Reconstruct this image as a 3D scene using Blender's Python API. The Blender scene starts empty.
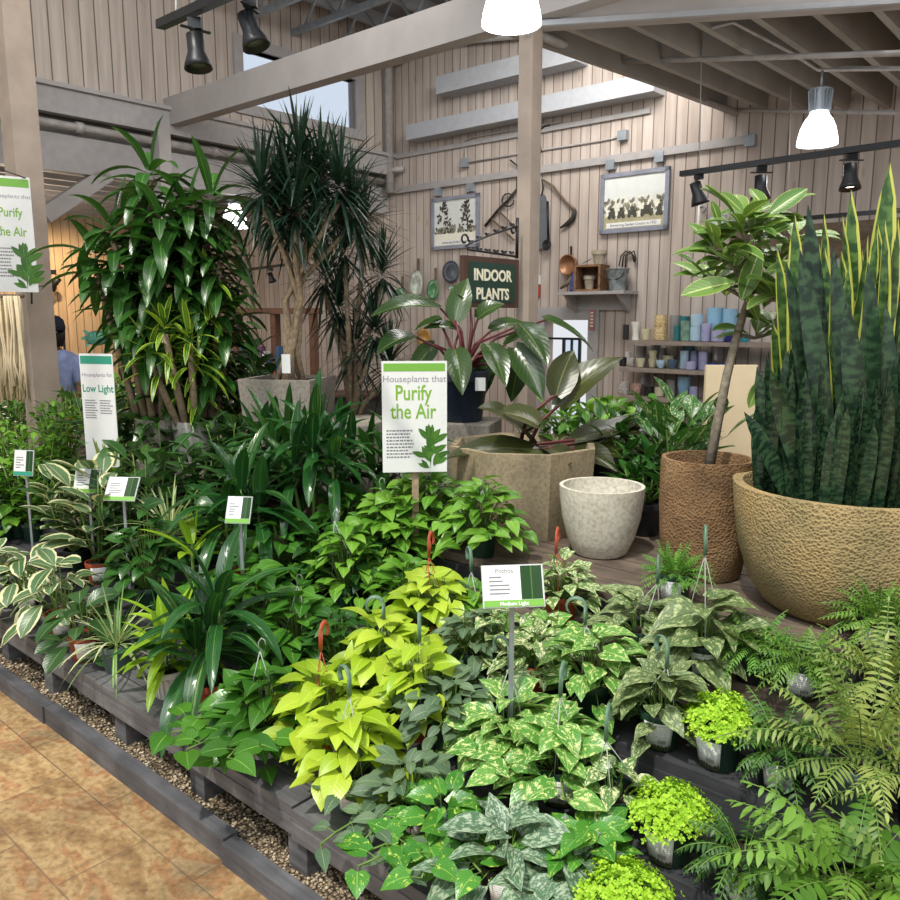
import bpy, math, random
from mathutils import Vector, Matrix
sc = bpy.context.scene
COL = sc.collection
PI = math.pi
rs = random.Random(7)
# ---------------------------------------------------------------- camera frame
EYE = 1.75
F = 800.0
PIT = math.atan(132/800)
CP, SP = math.cos(PIT), math.sin(PIT)
A0 = math.radians(49)
U = Vector((-math.sin(A0), math.cos(A0), 0))      # along the benches, to the left
V = Vector((math.cos(A0), math.sin(A0), 0))       # towards the back wall
RZ = -math.radians(41)
EX = -U

def ray(px, py):
    a, b = px-450, py-450
    return Vector((a, F*CP-b*SP, -F*SP-b*CP))
def hit_z(px, py, z):
    r = ray(px, py); return Vector((0, 0, EYE)) + r*((z-EYE)/r.z)
def hit_d(px, py, d):
    r = ray(px, py); return Vector((0, 0, EYE)) + r*(d/r.dot(V))
def hit_s(px, py, s):
    r = ray(px, py); return Vector((0, 0, EYE)) + r*(s/r.dot(U))
def hit_y(px, py, y):
    r = ray(px, py); return Vector((0, 0, EYE)) + r*(y/r.y)
def at_dz(px, d, z):
    """point on the level z, at distance d towards the back wall, in image column px"""
    lo, hi = -400.0, 5000.0
    # below the eye, py falls with distance
    py = 600.0
    for _ in range(60):
        r = ray(px, py)
        if r.z >= -1: py += 40; continue
        p = hit_z(px, py, z)
        e = p.dot(V) - d
        r2 = hit_z(px, py+1, z).dot(V) - d
        g = r2-e
        if abs(g) < 1e-9: break
        step = max(-150, min(150, -e/g)); py += step
        if abs(step) < .01: break
    return hit_z(px, py, z)
def room(p):            # world -> (X, D, z) in the room's own axes
    return (p.dot(EX), p.dot(V), p.z)
def W(x, d, z):
    v = EX*x + V*d; v.z = z; return v

# ---------------------------------------------------------------- materials
MATS = {}
def nt(name, rough=.6, spec=.4):
    m = bpy.data.materials.new(name); m.use_nodes = True
    t = m.node_tree; b = t.nodes['Principled BSDF']
    b.inputs['Roughness'].default_value = rough
    b.inputs['Specular IOR Level'].default_value = spec
    return m, t, b
def N(t, typ, **kw):
    n = t.nodes.new(typ)
    for k, v in kw.items():
        if k in n.inputs.keys() if isinstance(k, str) else False: n.inputs[k].default_value = v
        else: setattr(n, k, v)
    return n
def lk(t, a, b): t.links.new(a, b)
def srgb(c):
    if isinstance(c, str):
        c = [int(c[i:i+2], 16)/255 for i in (0, 2, 4)]
    return tuple((x/12.92 if x <= .04045 else ((x+.055)/1.055)**2.4) for x in c[:3])+(1,)
def ramp(t, src, stops, interp='LINEAR'):
    r = t.nodes.new('ShaderNodeValToRGB'); r.color_ramp.interpolation = interp
    e = r.color_ramp.elements
    while len(e) < len(stops): e.new(.5)
    for el, (p, c) in zip(e, stops):
        el.position = p; el.color = srgb(c) if isinstance(c, (str, tuple, list)) and (isinstance(c, str) or len(c) == 3) else c
    lk(t, src, r.inputs[0]); return r
def mixc(t, fac, a, b, mode='MIX'):
    m = t.nodes.new('ShaderNodeMix'); m.data_type = 'RGBA'; m.blend_type = mode
    if isinstance(fac, (int, float)): m.inputs[0].default_value = fac
    else: lk(t, fac, m.inputs[0])
    for s, i in ((a, 6), (b, 7)):
        if isinstance(s, (tuple, list)): m.inputs[i].default_value = s
        else: lk(t, s, m.inputs[i])
    return m.outputs[2]
def math_(t, op, a, b=0.0, c=None, clamp=False):
    m = t.nodes.new('ShaderNodeMath'); m.operation = op; m.use_clamp = clamp
    for s, i in ((a, 0), (b, 1), (c, 2)):
        if s is None: continue
        if isinstance(s, (int, float)): m.inputs[i].default_value = s
        else: lk(t, s, m.inputs[i])
    return m.outputs[0]
def bump(t, b, h, strength=.4, dist=.01):
    n = t.nodes.new('ShaderNodeBump'); n.inputs['Strength'].default_value = strength; n.inputs['Distance'].default_value = dist
    lk(t, h, n.inputs['Height']); lk(t, n.outputs[0], b.inputs['Normal'])
def plain(name, col, rough=.6, metal=0, var=.08, scale=14, bmp=0):
    if name in MATS: return MATS[name]
    m, t, b = nt(name, rough)
    c = srgb(col)
    tc = N(t, 'ShaderNodeTexCoord'); no = N(t, 'ShaderNodeTexNoise'); no.inputs['Scale'].default_value = scale; no.inputs['Detail'].default_value = 4
    lk(t, tc.outputs['Object'], no.inputs['Vector'])
    dk = tuple(x*(1-var*2.2) for x in c[:3])+(1,); lt = tuple(min(1, x*(1+var)) for x in c[:3])+(1,)
    r = ramp(t, no.outputs[0], [(.3, dk), (.7, lt)])
    lk(t, r.outputs[0], b.inputs['Base Color']); b.inputs['Metallic'].default_value = metal
    if bmp: bump(t, b, no.outputs[0], bmp, .004)
    MATS[name] = m; return m
def glow(name, col, strength):
    m = bpy.data.materials.new(name); m.use_nodes = True; t = m.node_tree
    t.nodes.clear(); e = N(t, 'ShaderNodeEmission'); e.inputs[0].default_value = srgb(col); e.inputs[1].default_value = strength
    o = N(t, 'ShaderNodeOutputMaterial'); lk(t, e.outputs[0], o.inputs[0]); return m

def planks(name, c1, c2, axis='X', width=.11, knot='8a7458'):
    """boards running up the wall; grooves between, knots and grain"""
    m, t, b = nt(name, .75, .25)
    tc = N(t, 'ShaderNodeTexCoord'); sp = N(t, 'ShaderNodeSeparateXYZ'); lk(t, tc.outputs['Object'], sp.inputs[0])
    x = sp.outputs[axis]; q = math_(t, 'DIVIDE', x, width)
    fr = math_(t, 'FRACT', q); fl = math_(t, 'FLOOR', q)
    edge = math_(t, 'ABSOLUTE', math_(t, 'SUBTRACT', fr, .5))
    gro = math_(t, 'GREATER_THAN', edge, .455)
    wn = N(t, 'ShaderNodeTexWhiteNoise'); wn.noise_dimensions = '1D'; lk(t, fl, wn.inputs['W'])
    base = mixc(t, wn.outputs[0], srgb(c1), srgb(c2))
    mp = N(t, 'ShaderNodeMapping'); lk(t, tc.outputs['Object'], mp.inputs[0]); mp.inputs['Scale'].default_value = (9, 9, .7)
    no = N(t, 'ShaderNodeTexNoise'); no.inputs['Scale'].default_value = 2.5; no.inputs['Detail'].default_value = 6; lk(t, mp.outputs[0], no.inputs['Vector'])
    g = ramp(t, no.outputs[0], [(.3, (.88, .87, .86)), (.7, (1, 1, 1))])
    base = mixc(t, 1.0, base, g.outputs[0], 'MULTIPLY')
    mp2 = N(t, 'ShaderNodeMapping'); lk(t, tc.outputs['Object'], mp2.inputs[0]); mp2.inputs['Scale'].default_value = (7, 7, 2.4)
    vo = N(t, 'ShaderNodeTexVoronoi'); vo.inputs['Scale'].default_value = 1.0; lk(t, mp2.outputs[0], vo.inputs['Vector'])
    kn = ramp(t, vo.outputs['Distance'], [(.07, (1, 1, 1)), (.13, (0, 0, 0))])
    base = mixc(t, math_(t, 'MULTIPLY', kn.outputs[0], .55), base, srgb(knot))
    base = mixc(t, math_(t, 'MULTIPLY', gro, .8), base, srgb('4c433c'))
    lk(t, base, b.inputs['Base Color'])
    bump(t, b, math_(t, 'SUBTRACT', 1.0, gro), .5, .006)
    MATS[name] = m; return m

def deckwood(name, c1, c2, rough=.6):
    m, t, b = nt(name, rough, .35)
    tc = N(t, 'ShaderNodeTexCoord'); mp = N(t, 'ShaderNodeMapping'); lk(t, tc.outputs['Object'], mp.inputs[0]); mp.inputs['Scale'].default_value = (1.2, 14, 14)
    no = N(t, 'ShaderNodeTexNoise'); no.inputs['Scale'].default_value = 3; no.inputs['Detail'].default_value = 8; lk(t, mp.outputs[0], no.inputs['Vector'])
    r = ramp(t, no.outputs[0], [(.3, c1), (.7, c2)])
    n2 = N(t, 'ShaderNodeTexNoise'); n2.inputs['Scale'].default_value = 9; n2.inputs['Detail'].default_value = 5; lk(t, tc.outputs['Object'], n2.inputs['Vector'])
    r2 = ramp(t, n2.outputs[0], [(.35, (.8, .8, .8)), (.7, (1, 1, 1))])
    lk(t, mixc(t, 1, r.outputs[0], r2.outputs[0], 'MULTIPLY'), b.inputs['Base Color'])
    bump(t, b, no.outputs[0], .3, .003); MATS[name] = m; return m

def stone(name, cols, scale=14, bmp=.8, pit=True, rough=.85):
    m, t, b = nt(name, rough, .2)
    tc = N(t, 'ShaderNodeTexCoord')
    no = N(t, 'ShaderNodeTexNoise'); no.inputs['Scale'].default_value = 3.2; no.inputs['Detail'].default_value = 8; lk(t, tc.outputs['Object'], no.inputs['Vector'])
    vo = N(t, 'ShaderNodeTexVoronoi'); vo.inputs['Scale'].default_value = scale*7; lk(t, tc.outputs['Object'], vo.inputs['Vector'])
    r = ramp(t, no.outputs[0], [(.30, cols[0]), (.5, cols[1]), (.72, cols[2])])
    if pit:
        pr = ramp(t, vo.outputs['Distance'], [(.08, (.45, .42, .36)), (.42, (1, 1, 1))])
        col = mixc(t, .8, r.outputs[0], pr.outputs[0], 'MULTIPLY')
        bump(t, b, vo.outputs['Distance'], bmp*.8, .007)
    else:
        n2 = N(t, 'ShaderNodeTexNoise'); n2.inputs['Scale'].default_value = 60; lk(t, tc.outputs['Object'], n2.inputs['Vector'])
        pr = ramp(t, n2.outputs[0], [(.3, (.82, .8, .77)), (.6, (1, 1, 1))])
        col = mixc(t, .8, r.outputs[0], pr.outputs[0], 'MULTIPLY'); bump(t, b, n2.outputs[0], bmp*.4, .004)
    lk(t, col, b.inputs['Base Color']); MATS[name] = m; return m

def leafmat(name, c1, c2, rib=None, edge=None, blotch=None, bands=None, stripe=None, rough=.35, trans=.22, veins=.25, ribw=.03):
    """c1..c2 differ leaf by leaf; UV.x across the blade, UV.y along it; 'rnd' UV = one random pair per leaf"""
    m, t, b = nt(name, rough, .5)
    uv = N(t, 'ShaderNodeUVMap'); uv.uv_map = 'UVMap'; sp = N(t, 'ShaderNodeSeparateXYZ'); lk(t, uv.outputs[0], sp.inputs[0])
    ur = N(t, 'ShaderNodeUVMap'); ur.uv_map = 'rnd'; sr = N(t, 'ShaderNodeSeparateXYZ'); lk(t, ur.outputs[0], sr.inputs[0])
    col = mixc(t, sr.outputs[0], srgb(c1), srgb(c2))
    ac = math_(t, 'ABSOLUTE', math_(t, 'SUBTRACT', sp.outputs[0], .5))       # 0 midrib, .5 margin
    # side veins
    ang = math_(t, 'ADD', math_(t, 'MULTIPLY', sp.outputs[1], 60.0), math_(t, 'MULTIPLY', ac, -34.0))
    vn = math_(t, 'MULTIPLY_ADD', math_(t, 'SINE', ang), .5, .5)
    dark = mixc(t, 1.0, col, (1-veins, 1-veins*.8, 1-veins, 1), 'MULTIPLY')
    col = mixc(t, vn, dark, col)
    # coordinates for blotches
    cb = N(t, 'ShaderNodeCombineXYZ'); lk(t, math_(t, 'MULTIPLY', sp.outputs[0], 1.0), cb.inputs[0]); lk(t, sp.outputs[1], cb.inputs[1])
    lk(t, math_(t, 'MULTIPLY', sr.outputs[1], 37.0), cb.inputs[2])
    if stripe:       # lengthwise stripes
        mp = N(t, 'ShaderNodeMapping'); lk(t, cb.outputs[0], mp.inputs[0]); mp.inputs['Scale'].default_value = (stripe[1], .25, 1)
        no = N(t, 'ShaderNodeTexNoise'); no.inputs['Scale'].default_value = 1; no.inputs['Detail'].default_value = 2; lk(t, mp.outputs[0], no.inputs['Vector'])
        f = ramp(t, no.outputs[0], [(stripe[2], (0, 0, 0)), (stripe[2]+.06, (1, 1, 1))])
        col = mixc(t, f.outputs[0], col, srgb(stripe[0]))
    if bands:
        mp = N(t, 'ShaderNodeMapping'); lk(t, cb.outputs[0], mp.inputs[0]); mp.inputs['Scale'].default_value = (1.6, 34, 1)
        no = N(t, 'ShaderNodeTexNoise'); no.inputs['Scale'].default_value = 1; no.inputs['Detail'].default_value = 3; lk(t, mp.outputs[0], no.inputs['Vector'])
        f = ramp(t, no.outputs[0], [(.44, (0, 0, 0)), (.60, (1, 1, 1))])
        col = mixc(t, math_(t, 'MULTIPLY', f.outputs[0], .8), col, srgb(bands))
    if blotch:
        mp = N(t, 'ShaderNodeMapping'); lk(t, cb.outputs[0], mp.inputs[0]); mp.inputs['Scale'].default_value = (blotch[1], blotch[1]*.9, 1); mp.inputs['Rotation'].default_value = (0, 0, .5)
        no = N(t, 'ShaderNodeTexNoise'); no.inputs['Scale'].default_value = 1; no.inputs['Detail'].default_value = 5; no.inputs['Roughness'].default_value = .7; lk(t, mp.outputs[0], no.inputs['Vector'])
        f = ramp(t, no.outputs[0], [(blotch[2], (0, 0, 0)), (blotch[2]+.05, (1, 1, 1))])
        col = mixc(t, f.outputs[0], col, srgb(blotch[0]))
    if edge:
        mp = N(t, 'ShaderNodeMapping'); lk(t, cb.outputs[0], mp.inputs[0]); mp.inputs['Scale'].default_value = (3, 5, 1)
        no = N(t, 'ShaderNodeTexNoise'); no.inputs['Scale'].default_value = 1; lk(t, mp.outputs[0], no.inputs['Vector'])
        e2 = math_(t, 'ADD', ac, math_(t, 'MULTIPLY', math_(t, 'SUBTRACT', no.outputs[0], .5), edge[2]))
        f = ramp(t, e2, [(.5-edge[1], (0, 0, 0)), (.5-edge[1]+.03, (1, 1, 1))])
        col = mixc(t, f.outputs[0], col, srgb(edge[0]))
    if rib:
        f = ramp(t, ac, [(ribw*.5, (1, 1, 1)), (ribw, (0, 0, 0))])
        col = mixc(t, math_(t, 'MULTIPLY', f.outputs[0], .8), col, srgb(rib))
    lk(t, col, b.inputs['Base Color'])
    bump(t, b, math_(t, 'ADD', vn, math_(t, 'MULTIPLY', ac, 3.0)), .12, .002)
    tr = N(t, 'ShaderNodeBsdfTranslucent'); mx = N(t, 'ShaderNodeMixShader'); mx.inputs[0].default_value = trans
    br = mixc(t, 1.0, col, (1.25, 1.2, .75, 1), 'MULTIPLY'); lk(t, br, tr.inputs[0])
    out = t.nodes['Material Output']; lk(t, b.outputs[0], mx.inputs[1]); lk(t, tr.outputs[0], mx.inputs[2]); lk(t, mx.outputs[0], out.inputs[0])
    MATS[name] = m; return m

# ---------------------------------------------------------------- mesh builder
class MB:
    def __init__(s): s.v = []; s.f = []; s.uv = []; s.rn = []; s.mi = []; s.cm = 0
    def quad(s, ids, uvs=None, r=(0, 0)):
        s.f.append(ids); s.uv.append(uvs or [(0, 0)]*len(ids)); s.rn.append(r); s.mi.append(s.cm)
    def box(s, c, size, rot=None, taper=1.0):
        n = len(s.v); hx, hy, hz = size[0]/2, size[1]/2, size[2]/2
        for z in (-1, 1):
            k = taper if z > 0 else 1
            for x, y in ((-1, -1), (1, -1), (1, 1), (-1, 1)):
                p = Vector((x*hx*k, y*hy*k, z*hz))
                if rot is not None: p = rot @ p
                s.v.append(p+Vector(c))
        for q in ((3, 2, 1, 0), (4, 5, 6, 7), (0, 1, 5, 4), (1, 2, 6, 5), (2, 3, 7, 6), (3, 0, 4, 7)):
            s.quad([n+i for i in q], [(0, 0), (1, 0), (1, 1), (0, 1)])
        return s
    def bar(s, a, b, w, h, up=Vector((0, 0, 1))):
        """rectangular bar from a to b; w sideways, h along up"""
        a, b = Vector(a), Vector(b); d = (b-a).normalized(); side = d.cross(up).normalized(); u2 = side.cross(d)
        n = len(s.v)
        for p in (a, b):
            for x, y in ((-1, -1), (1, -1), (1, 1), (-1, 1)): s.v.append(p+side*(x*w/2)+u2*(y*h/2))
        for q in ((3, 2, 1, 0), (4, 5, 6, 7), (0, 1, 5, 4), (1, 2, 6, 5), (2, 3, 7, 6), (3, 0, 4, 7)):
            s.quad([n+i for i in q])
        return s
    def tube(s, pts, rad, seg=8, flat=1.0, caps=True):
        pts = [Vector(p) for p in pts]; n0 = len(s.v); m = len(pts)
        rad = rad if isinstance(rad, (list, tuple)) else [rad]*m
        nrm = None
        for i, p in enumerate(pts):
            d = (pts[min(i+1, m-1)]-pts[max(i-1, 0)])
            d = d.normalized() if d.length > 1e-9 else Vector((0, 0, 1))
            if nrm is None:
                nrm = d.orthogonal().normalized()
            nrm = (nrm - d*nrm.dot(d))
            nrm = nrm.normalized() if nrm.length > 1e-6 else d.orthogonal().normalized()
            bn = d.cross(nrm)
            for k in range(seg):
                a = 2*PI*k/seg
                s.v.append(p+nrm*(math.cos(a)*rad[i])+bn*(math.sin(a)*rad[i]*flat))
        for i in range(m-1):
            for k in range(seg):
                a = n0+i*seg+k; b = n0+i*seg+(k+1) % seg
                s.quad([a, b, b+seg, a+seg], [(k/seg, i/m), ((k+1)/seg, i/m), ((k+1)/seg, (i+1)/m), (k/seg, (i+1)/m)])
        if caps:
            s.quad([n0+k for k in reversed(range(seg))]); s.quad([n0+(m-1)*seg+k for k in range(seg)])
        return s
    def lathe(s, prof, seg=32, c=(0, 0, 0), poly=None, wob=None):
        """closed profile list (r, z), turned around z"""
        n0 = len(s.v); c = Vector(c); m = len(prof)
        for i, (r, z) in enumerate(prof):
            for k in range(seg):
                a = 2*PI*k/seg; rr = r
                if poly:
                    w = 2*PI/poly; q = (a % w)-w/2; rr = r*(math.cos(w/2)/math.cos(q))*1.06
                if wob: rr *= 1+wob*math.sin(a*3+z*9)*.5+wob*math.sin(a*7-z*23)*.3
                s.v.append(c+Vector((math.cos(a)*rr, math.sin(a)*rr, z)))
        for i in range(m-1):
            for k in range(seg):
                a = n0+i*seg+k; b = n0+i*seg+(k+1) % seg
                s.quad([a, b, b+seg, a+seg], [(k/seg, i/m), ((k+1)/seg, i/m), ((k+1)/seg, (i+1)/m), (k/seg, (i+1)/m)])
        s.quad([n0+k for k in reversed(range(seg))]); s.quad([n0+(m-1)*seg+k for k in range(seg)])
        return s
    def leaf(s, p, d, up, L, Wd, prof, droop=.5, fold=.12, nseg=6, back=0.0, wave=0.0, r=None, cols=2, twist=0.0):
        if r is None: r = (rs.random(), rs.random())
        d = Vector(d).normalized(); side = d.cross(Vector(up))
        if side.length < 1e-4: side = d.orthogonal()
        side.normalize(); nrm = side.cross(d); p = Vector(p); n0 = len(s.v)
        cs = [-1, 0, 1] if cols == 2 else [-1, -.55, 0, .55, 1]; nc = len(cs)
        st = L/nseg; ph = rs.random()*6
        for i in range(nseg+1):
            t = i/nseg
            w = interp(prof, t)*Wd/2
            if twist: 
                q = Matrix.Rotation(twist/nseg, 3, d); side = q@side; nrm = side.cross(d)
            for c in cs:
                bk = -d*(back*L*max(0, 1-t*5)*abs(c)) if back else Vector()
                lift = fold*abs(c)*w*2
                if wave: lift += wave*Wd*abs(c)*math.sin(ph+t*9+(2 if c > 0 else 0))
                s.v.append(p+side*(c*w)+nrm*lift+bk)
            if i < nseg:
                d = (d+Vector((0, 0, -1))*(droop/nseg)).normalized()
                side = (side-d*side.dot(d)).normalized(); nrm = side.cross(d); p = p+d*st
        for i in range(nseg):
            for k in range(nc-1):
                a = n0+i*nc+k
                u0, u1 = (cs[k]+1)/2, (cs[k+1]+1)/2; v0, v1 = i/nseg, (i+1)/nseg
                s.quad([a, a+1, a+1+nc, a+nc], [(u0, v0), (u1, v0), (u1, v1), (u0, v1)], r)
    def build(s, name, mat, parent=None, smooth=True, loc=None, rz=None, auto=None):
        me = bpy.data.meshes.new(name); me.from_pydata([tuple(v) for v in s.v], [], s.f)
        mats = mat if isinstance(mat, (list, tuple)) else [mat]
        for m in mats: me.materials.append(m)
        l1 = me.uv_layers.new(name='UVMap'); l2 = me.uv_layers.new(name='rnd')
        a = []; b = []
        for uv, r in zip(s.uv, s.rn):
            for q in uv: a.extend(q); b.extend(r)
        l1.data.foreach_set('uv', a); l2.data.foreach_set('uv', b)
        me.polygons.foreach_set('use_smooth', [smooth]*len(me.polygons))
        if len(mats) > 1: me.polygons.foreach_set('material_index', s.mi)
        me.update()
        if smooth and auto: me.set_sharp_from_angle(angle=math.radians(auto))
        o = bpy.data.objects.new(name, me); COL.objects.link(o)
        if parent: o.parent = parent
        if loc is not None: o.location = loc
        if rz is not None: o.rotation_euler = (0, 0, rz)
        return o
def interp(pr, t):
    for (a, x), (b, y) in zip(pr, pr[1:]):
        if t <= b: return x+(y-x)*(t-a)/(b-a)
    return pr[-1][1]
def bx(c, size, rot=None): return MB().box(c, size, rot)
def tag(o, label, cat, group=None, kind=None):
    if label: o['label'] = label
    if cat: o['category'] = cat
    if group: o['group'] = group
    if kind: o['kind'] = kind
    return o
def thing(name, label, cat, loc=(0, 0, 0), rz=0, group=None):
    o = bpy.data.objects.new(name, None); o.empty_display_size = .05; COL.objects.link(o)
    o.location = loc; o.rotation_euler = (0, 0, rz)
    return tag(o, label, cat, group)
def struct(name, mb, mat, smooth=False, rz=RZ, label=None):
    o = mb.build(name, mat, smooth=smooth, rz=rz); o['kind'] = 'structure'
    if label: o['label'] = label
    return o
def text_mesh(name, body, size, mat, parent, loc, align='LEFT', off=0.0, ext=.0006, spacing=1.0, sx=1.0):
    """text standing in the local XZ plane, reading along +X, facing -Y"""
    cu = bpy.data.curves.new(name, 'FONT'); cu.body = body; cu.size = size; cu.extrude = ext; cu.align_x = align; cu.offset = off
    cu.space_character = spacing; cu.resolution_u = 3
    tmp = bpy.data.objects.new(name+'_curve', cu); COL.objects.link(tmp)
    dg = bpy.context.evaluated_depsgraph_get()
    me = bpy.data.meshes.new_from_object(tmp.evaluated_get(dg)); bpy.data.objects.remove(tmp); bpy.data.curves.remove(cu)
    me.transform(Matrix.Rotation(PI/2, 4, 'X') @ Matrix.Diagonal((sx, 1, 1, 1)))
    me.materials.clear(); me.materials.append(mat); me.name = name
    o = bpy.data.objects.new(name, me); COL.objects.link(o); o.parent = parent; o.location = loc
    return o

HEART = [(0, .50), (.07, .82), (.22, 1), (.42, .92), (.62, .66), (.82, .32), (.94, .10), (1, .02)]
OVAL = [(0, .08), (.12, .5), (.35, .95), (.55, 1), (.78, .78), (.92, .38), (1, .04)]
STRAP = [(0, .5), (.12, .7), (.4, 1), (.65, .88), (.86, .5), (1, .03)]
THIN = [(0, .8), (.3, 1), (.75, .65), (1, .05)]
LANCE = [(0, .35), (.08, .75), (.28, 1), (.55, .88), (.8, .48), (.94, .16), (1, .02)]
SNAKE = [(0, .5), (.25, .85), (.65, 1), (.85, .8), (.95, .4), (1, .03)]
BLOB = [(0, .3), (.2, .85), (.5, 1), (.8, .85), (1, .3)]

# ---------------------------------------------------------------- palette
M = {}
M['wallb'] = planks('whitewashed_boards', 'bdb2a9', 'aea299', 'X', .11, '96866f')
M['walll'] = planks('whitewashed_boards_left', 'bdb3aa', 'b0a59c', 'Y', .13, '8b7456')
M['wallf'] = planks('warm_boards_far', 'bca78c', 'ae997f', 'Y', .12, '8b7456')
M['trim'] = plain('painted_trim', '9a9796', .6, var=.05)
M['beam'] = plain('painted_beam', '9c9794', .6, var=.05, scale=5)
M['lightbeam'] = plain('pale_beam', 'a3a6ab', .6, var=.04)
M['joist'] = plain('painted_joist', '918d87', .65, var=.06, scale=4)
M['decking'] = plain('roof_decking', '7f7f82', .7, var=.07, scale=3)
M['post'] = plain('post_paint', '9d8f82', .6, var=.07, scale=6)
M['pipe'] = plain('painted_pipe', 'a09c99', .5)
M['steel'] = plain('galvanised', '9ea6ad', .4, .6)
M['black'] = plain('black_metal', '16171a', .4)
M['blackp'] = plain('black_plastic', '17191b', .45)
M['navy'] = plain('navy_plastic', '1a2230', .4)
M['card'] = plain('white_card', 'd8d9d6', .5, var=.02)
M['cardclear'] = plain('clear_holder', 'b9bfbd', .2)
M['kerb'] = deckwood('kerb_timber', '545458', '6c6b6e')
M['bench'] = deckwood('grey_bench_timber', '5b5a5d', '7b7a7a')
M['darkshelf'] = deckwood('charcoal_shelf_timber', '37383b', '4d4d50')
M['topdeck'] = deckwood('brown_deck_timber', '5b4f45', '7b6c5f')
M['terra'] = plain('terracotta_plastic', '9a4328', .5)
M['pgreen'] = plain('green_nursery_plastic', '1d3a2c', .4)
M['pgrey'] = plain('grey_green_plastic', '4d5f5a', .45)
M['pwhite'] = plain('white_pot_plastic', 'c9c7c0', .45)
M['hook'] = plain('grey_green_hook', '5d7a64', .45)
M['redhook'] = plain('terracotta_hook', 'a34a30', .45)
M['wire'] = plain('hanger_wire', '98a195', .4)
M['soil'] = plain('potting_soil', '2a211a', .95, scale=90, var=.35, bmp=1)
M['stemg'] = plain('green_stem', '5c7a34', .5)
M['stemd'] = plain('dark_green_stem', '35511f', .5)
M['stemr'] = plain('red_stem', '5a2426', .45)
M['cane'] = plain('woody_cane', '9a866c', .8, scale=40, var=.2, bmp=.6)
M['bark'] = plain('grey_bark', '7d7464', .8, scale=50, var=.2, bmp=.6)
M['txtgrey'] = plain('print_grey', '77777b', .6, var=0)
M['txtpurp'] = plain('print_grey_purple', '8c8690', .6, var=0)
M['txtdark'] = plain('print_dark', '33363a', .6, var=0)
M['txtgreen'] = plain('print_green', '76a436', .5, var=0)
M['txtteal'] = plain('print_teal', '2e8a70', .5, var=0)
M['gband'] = plain('print_green_band', '6fa53f', .5, var=0)
M['tband'] = plain('print_teal_band', '2f8d74', .5, var=0)
M['cream'] = plain('cream_panel', 'd9c6a4', .6, var=.02)
M['signgreen'] = plain('sign_green', '1c3b30', .5)
M['signwood'] = plain('sign_brown', '4a3328', .6)
M['creamtxt'] = plain('sign_cream', 'e9e2c8', .5, var=0)

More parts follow.
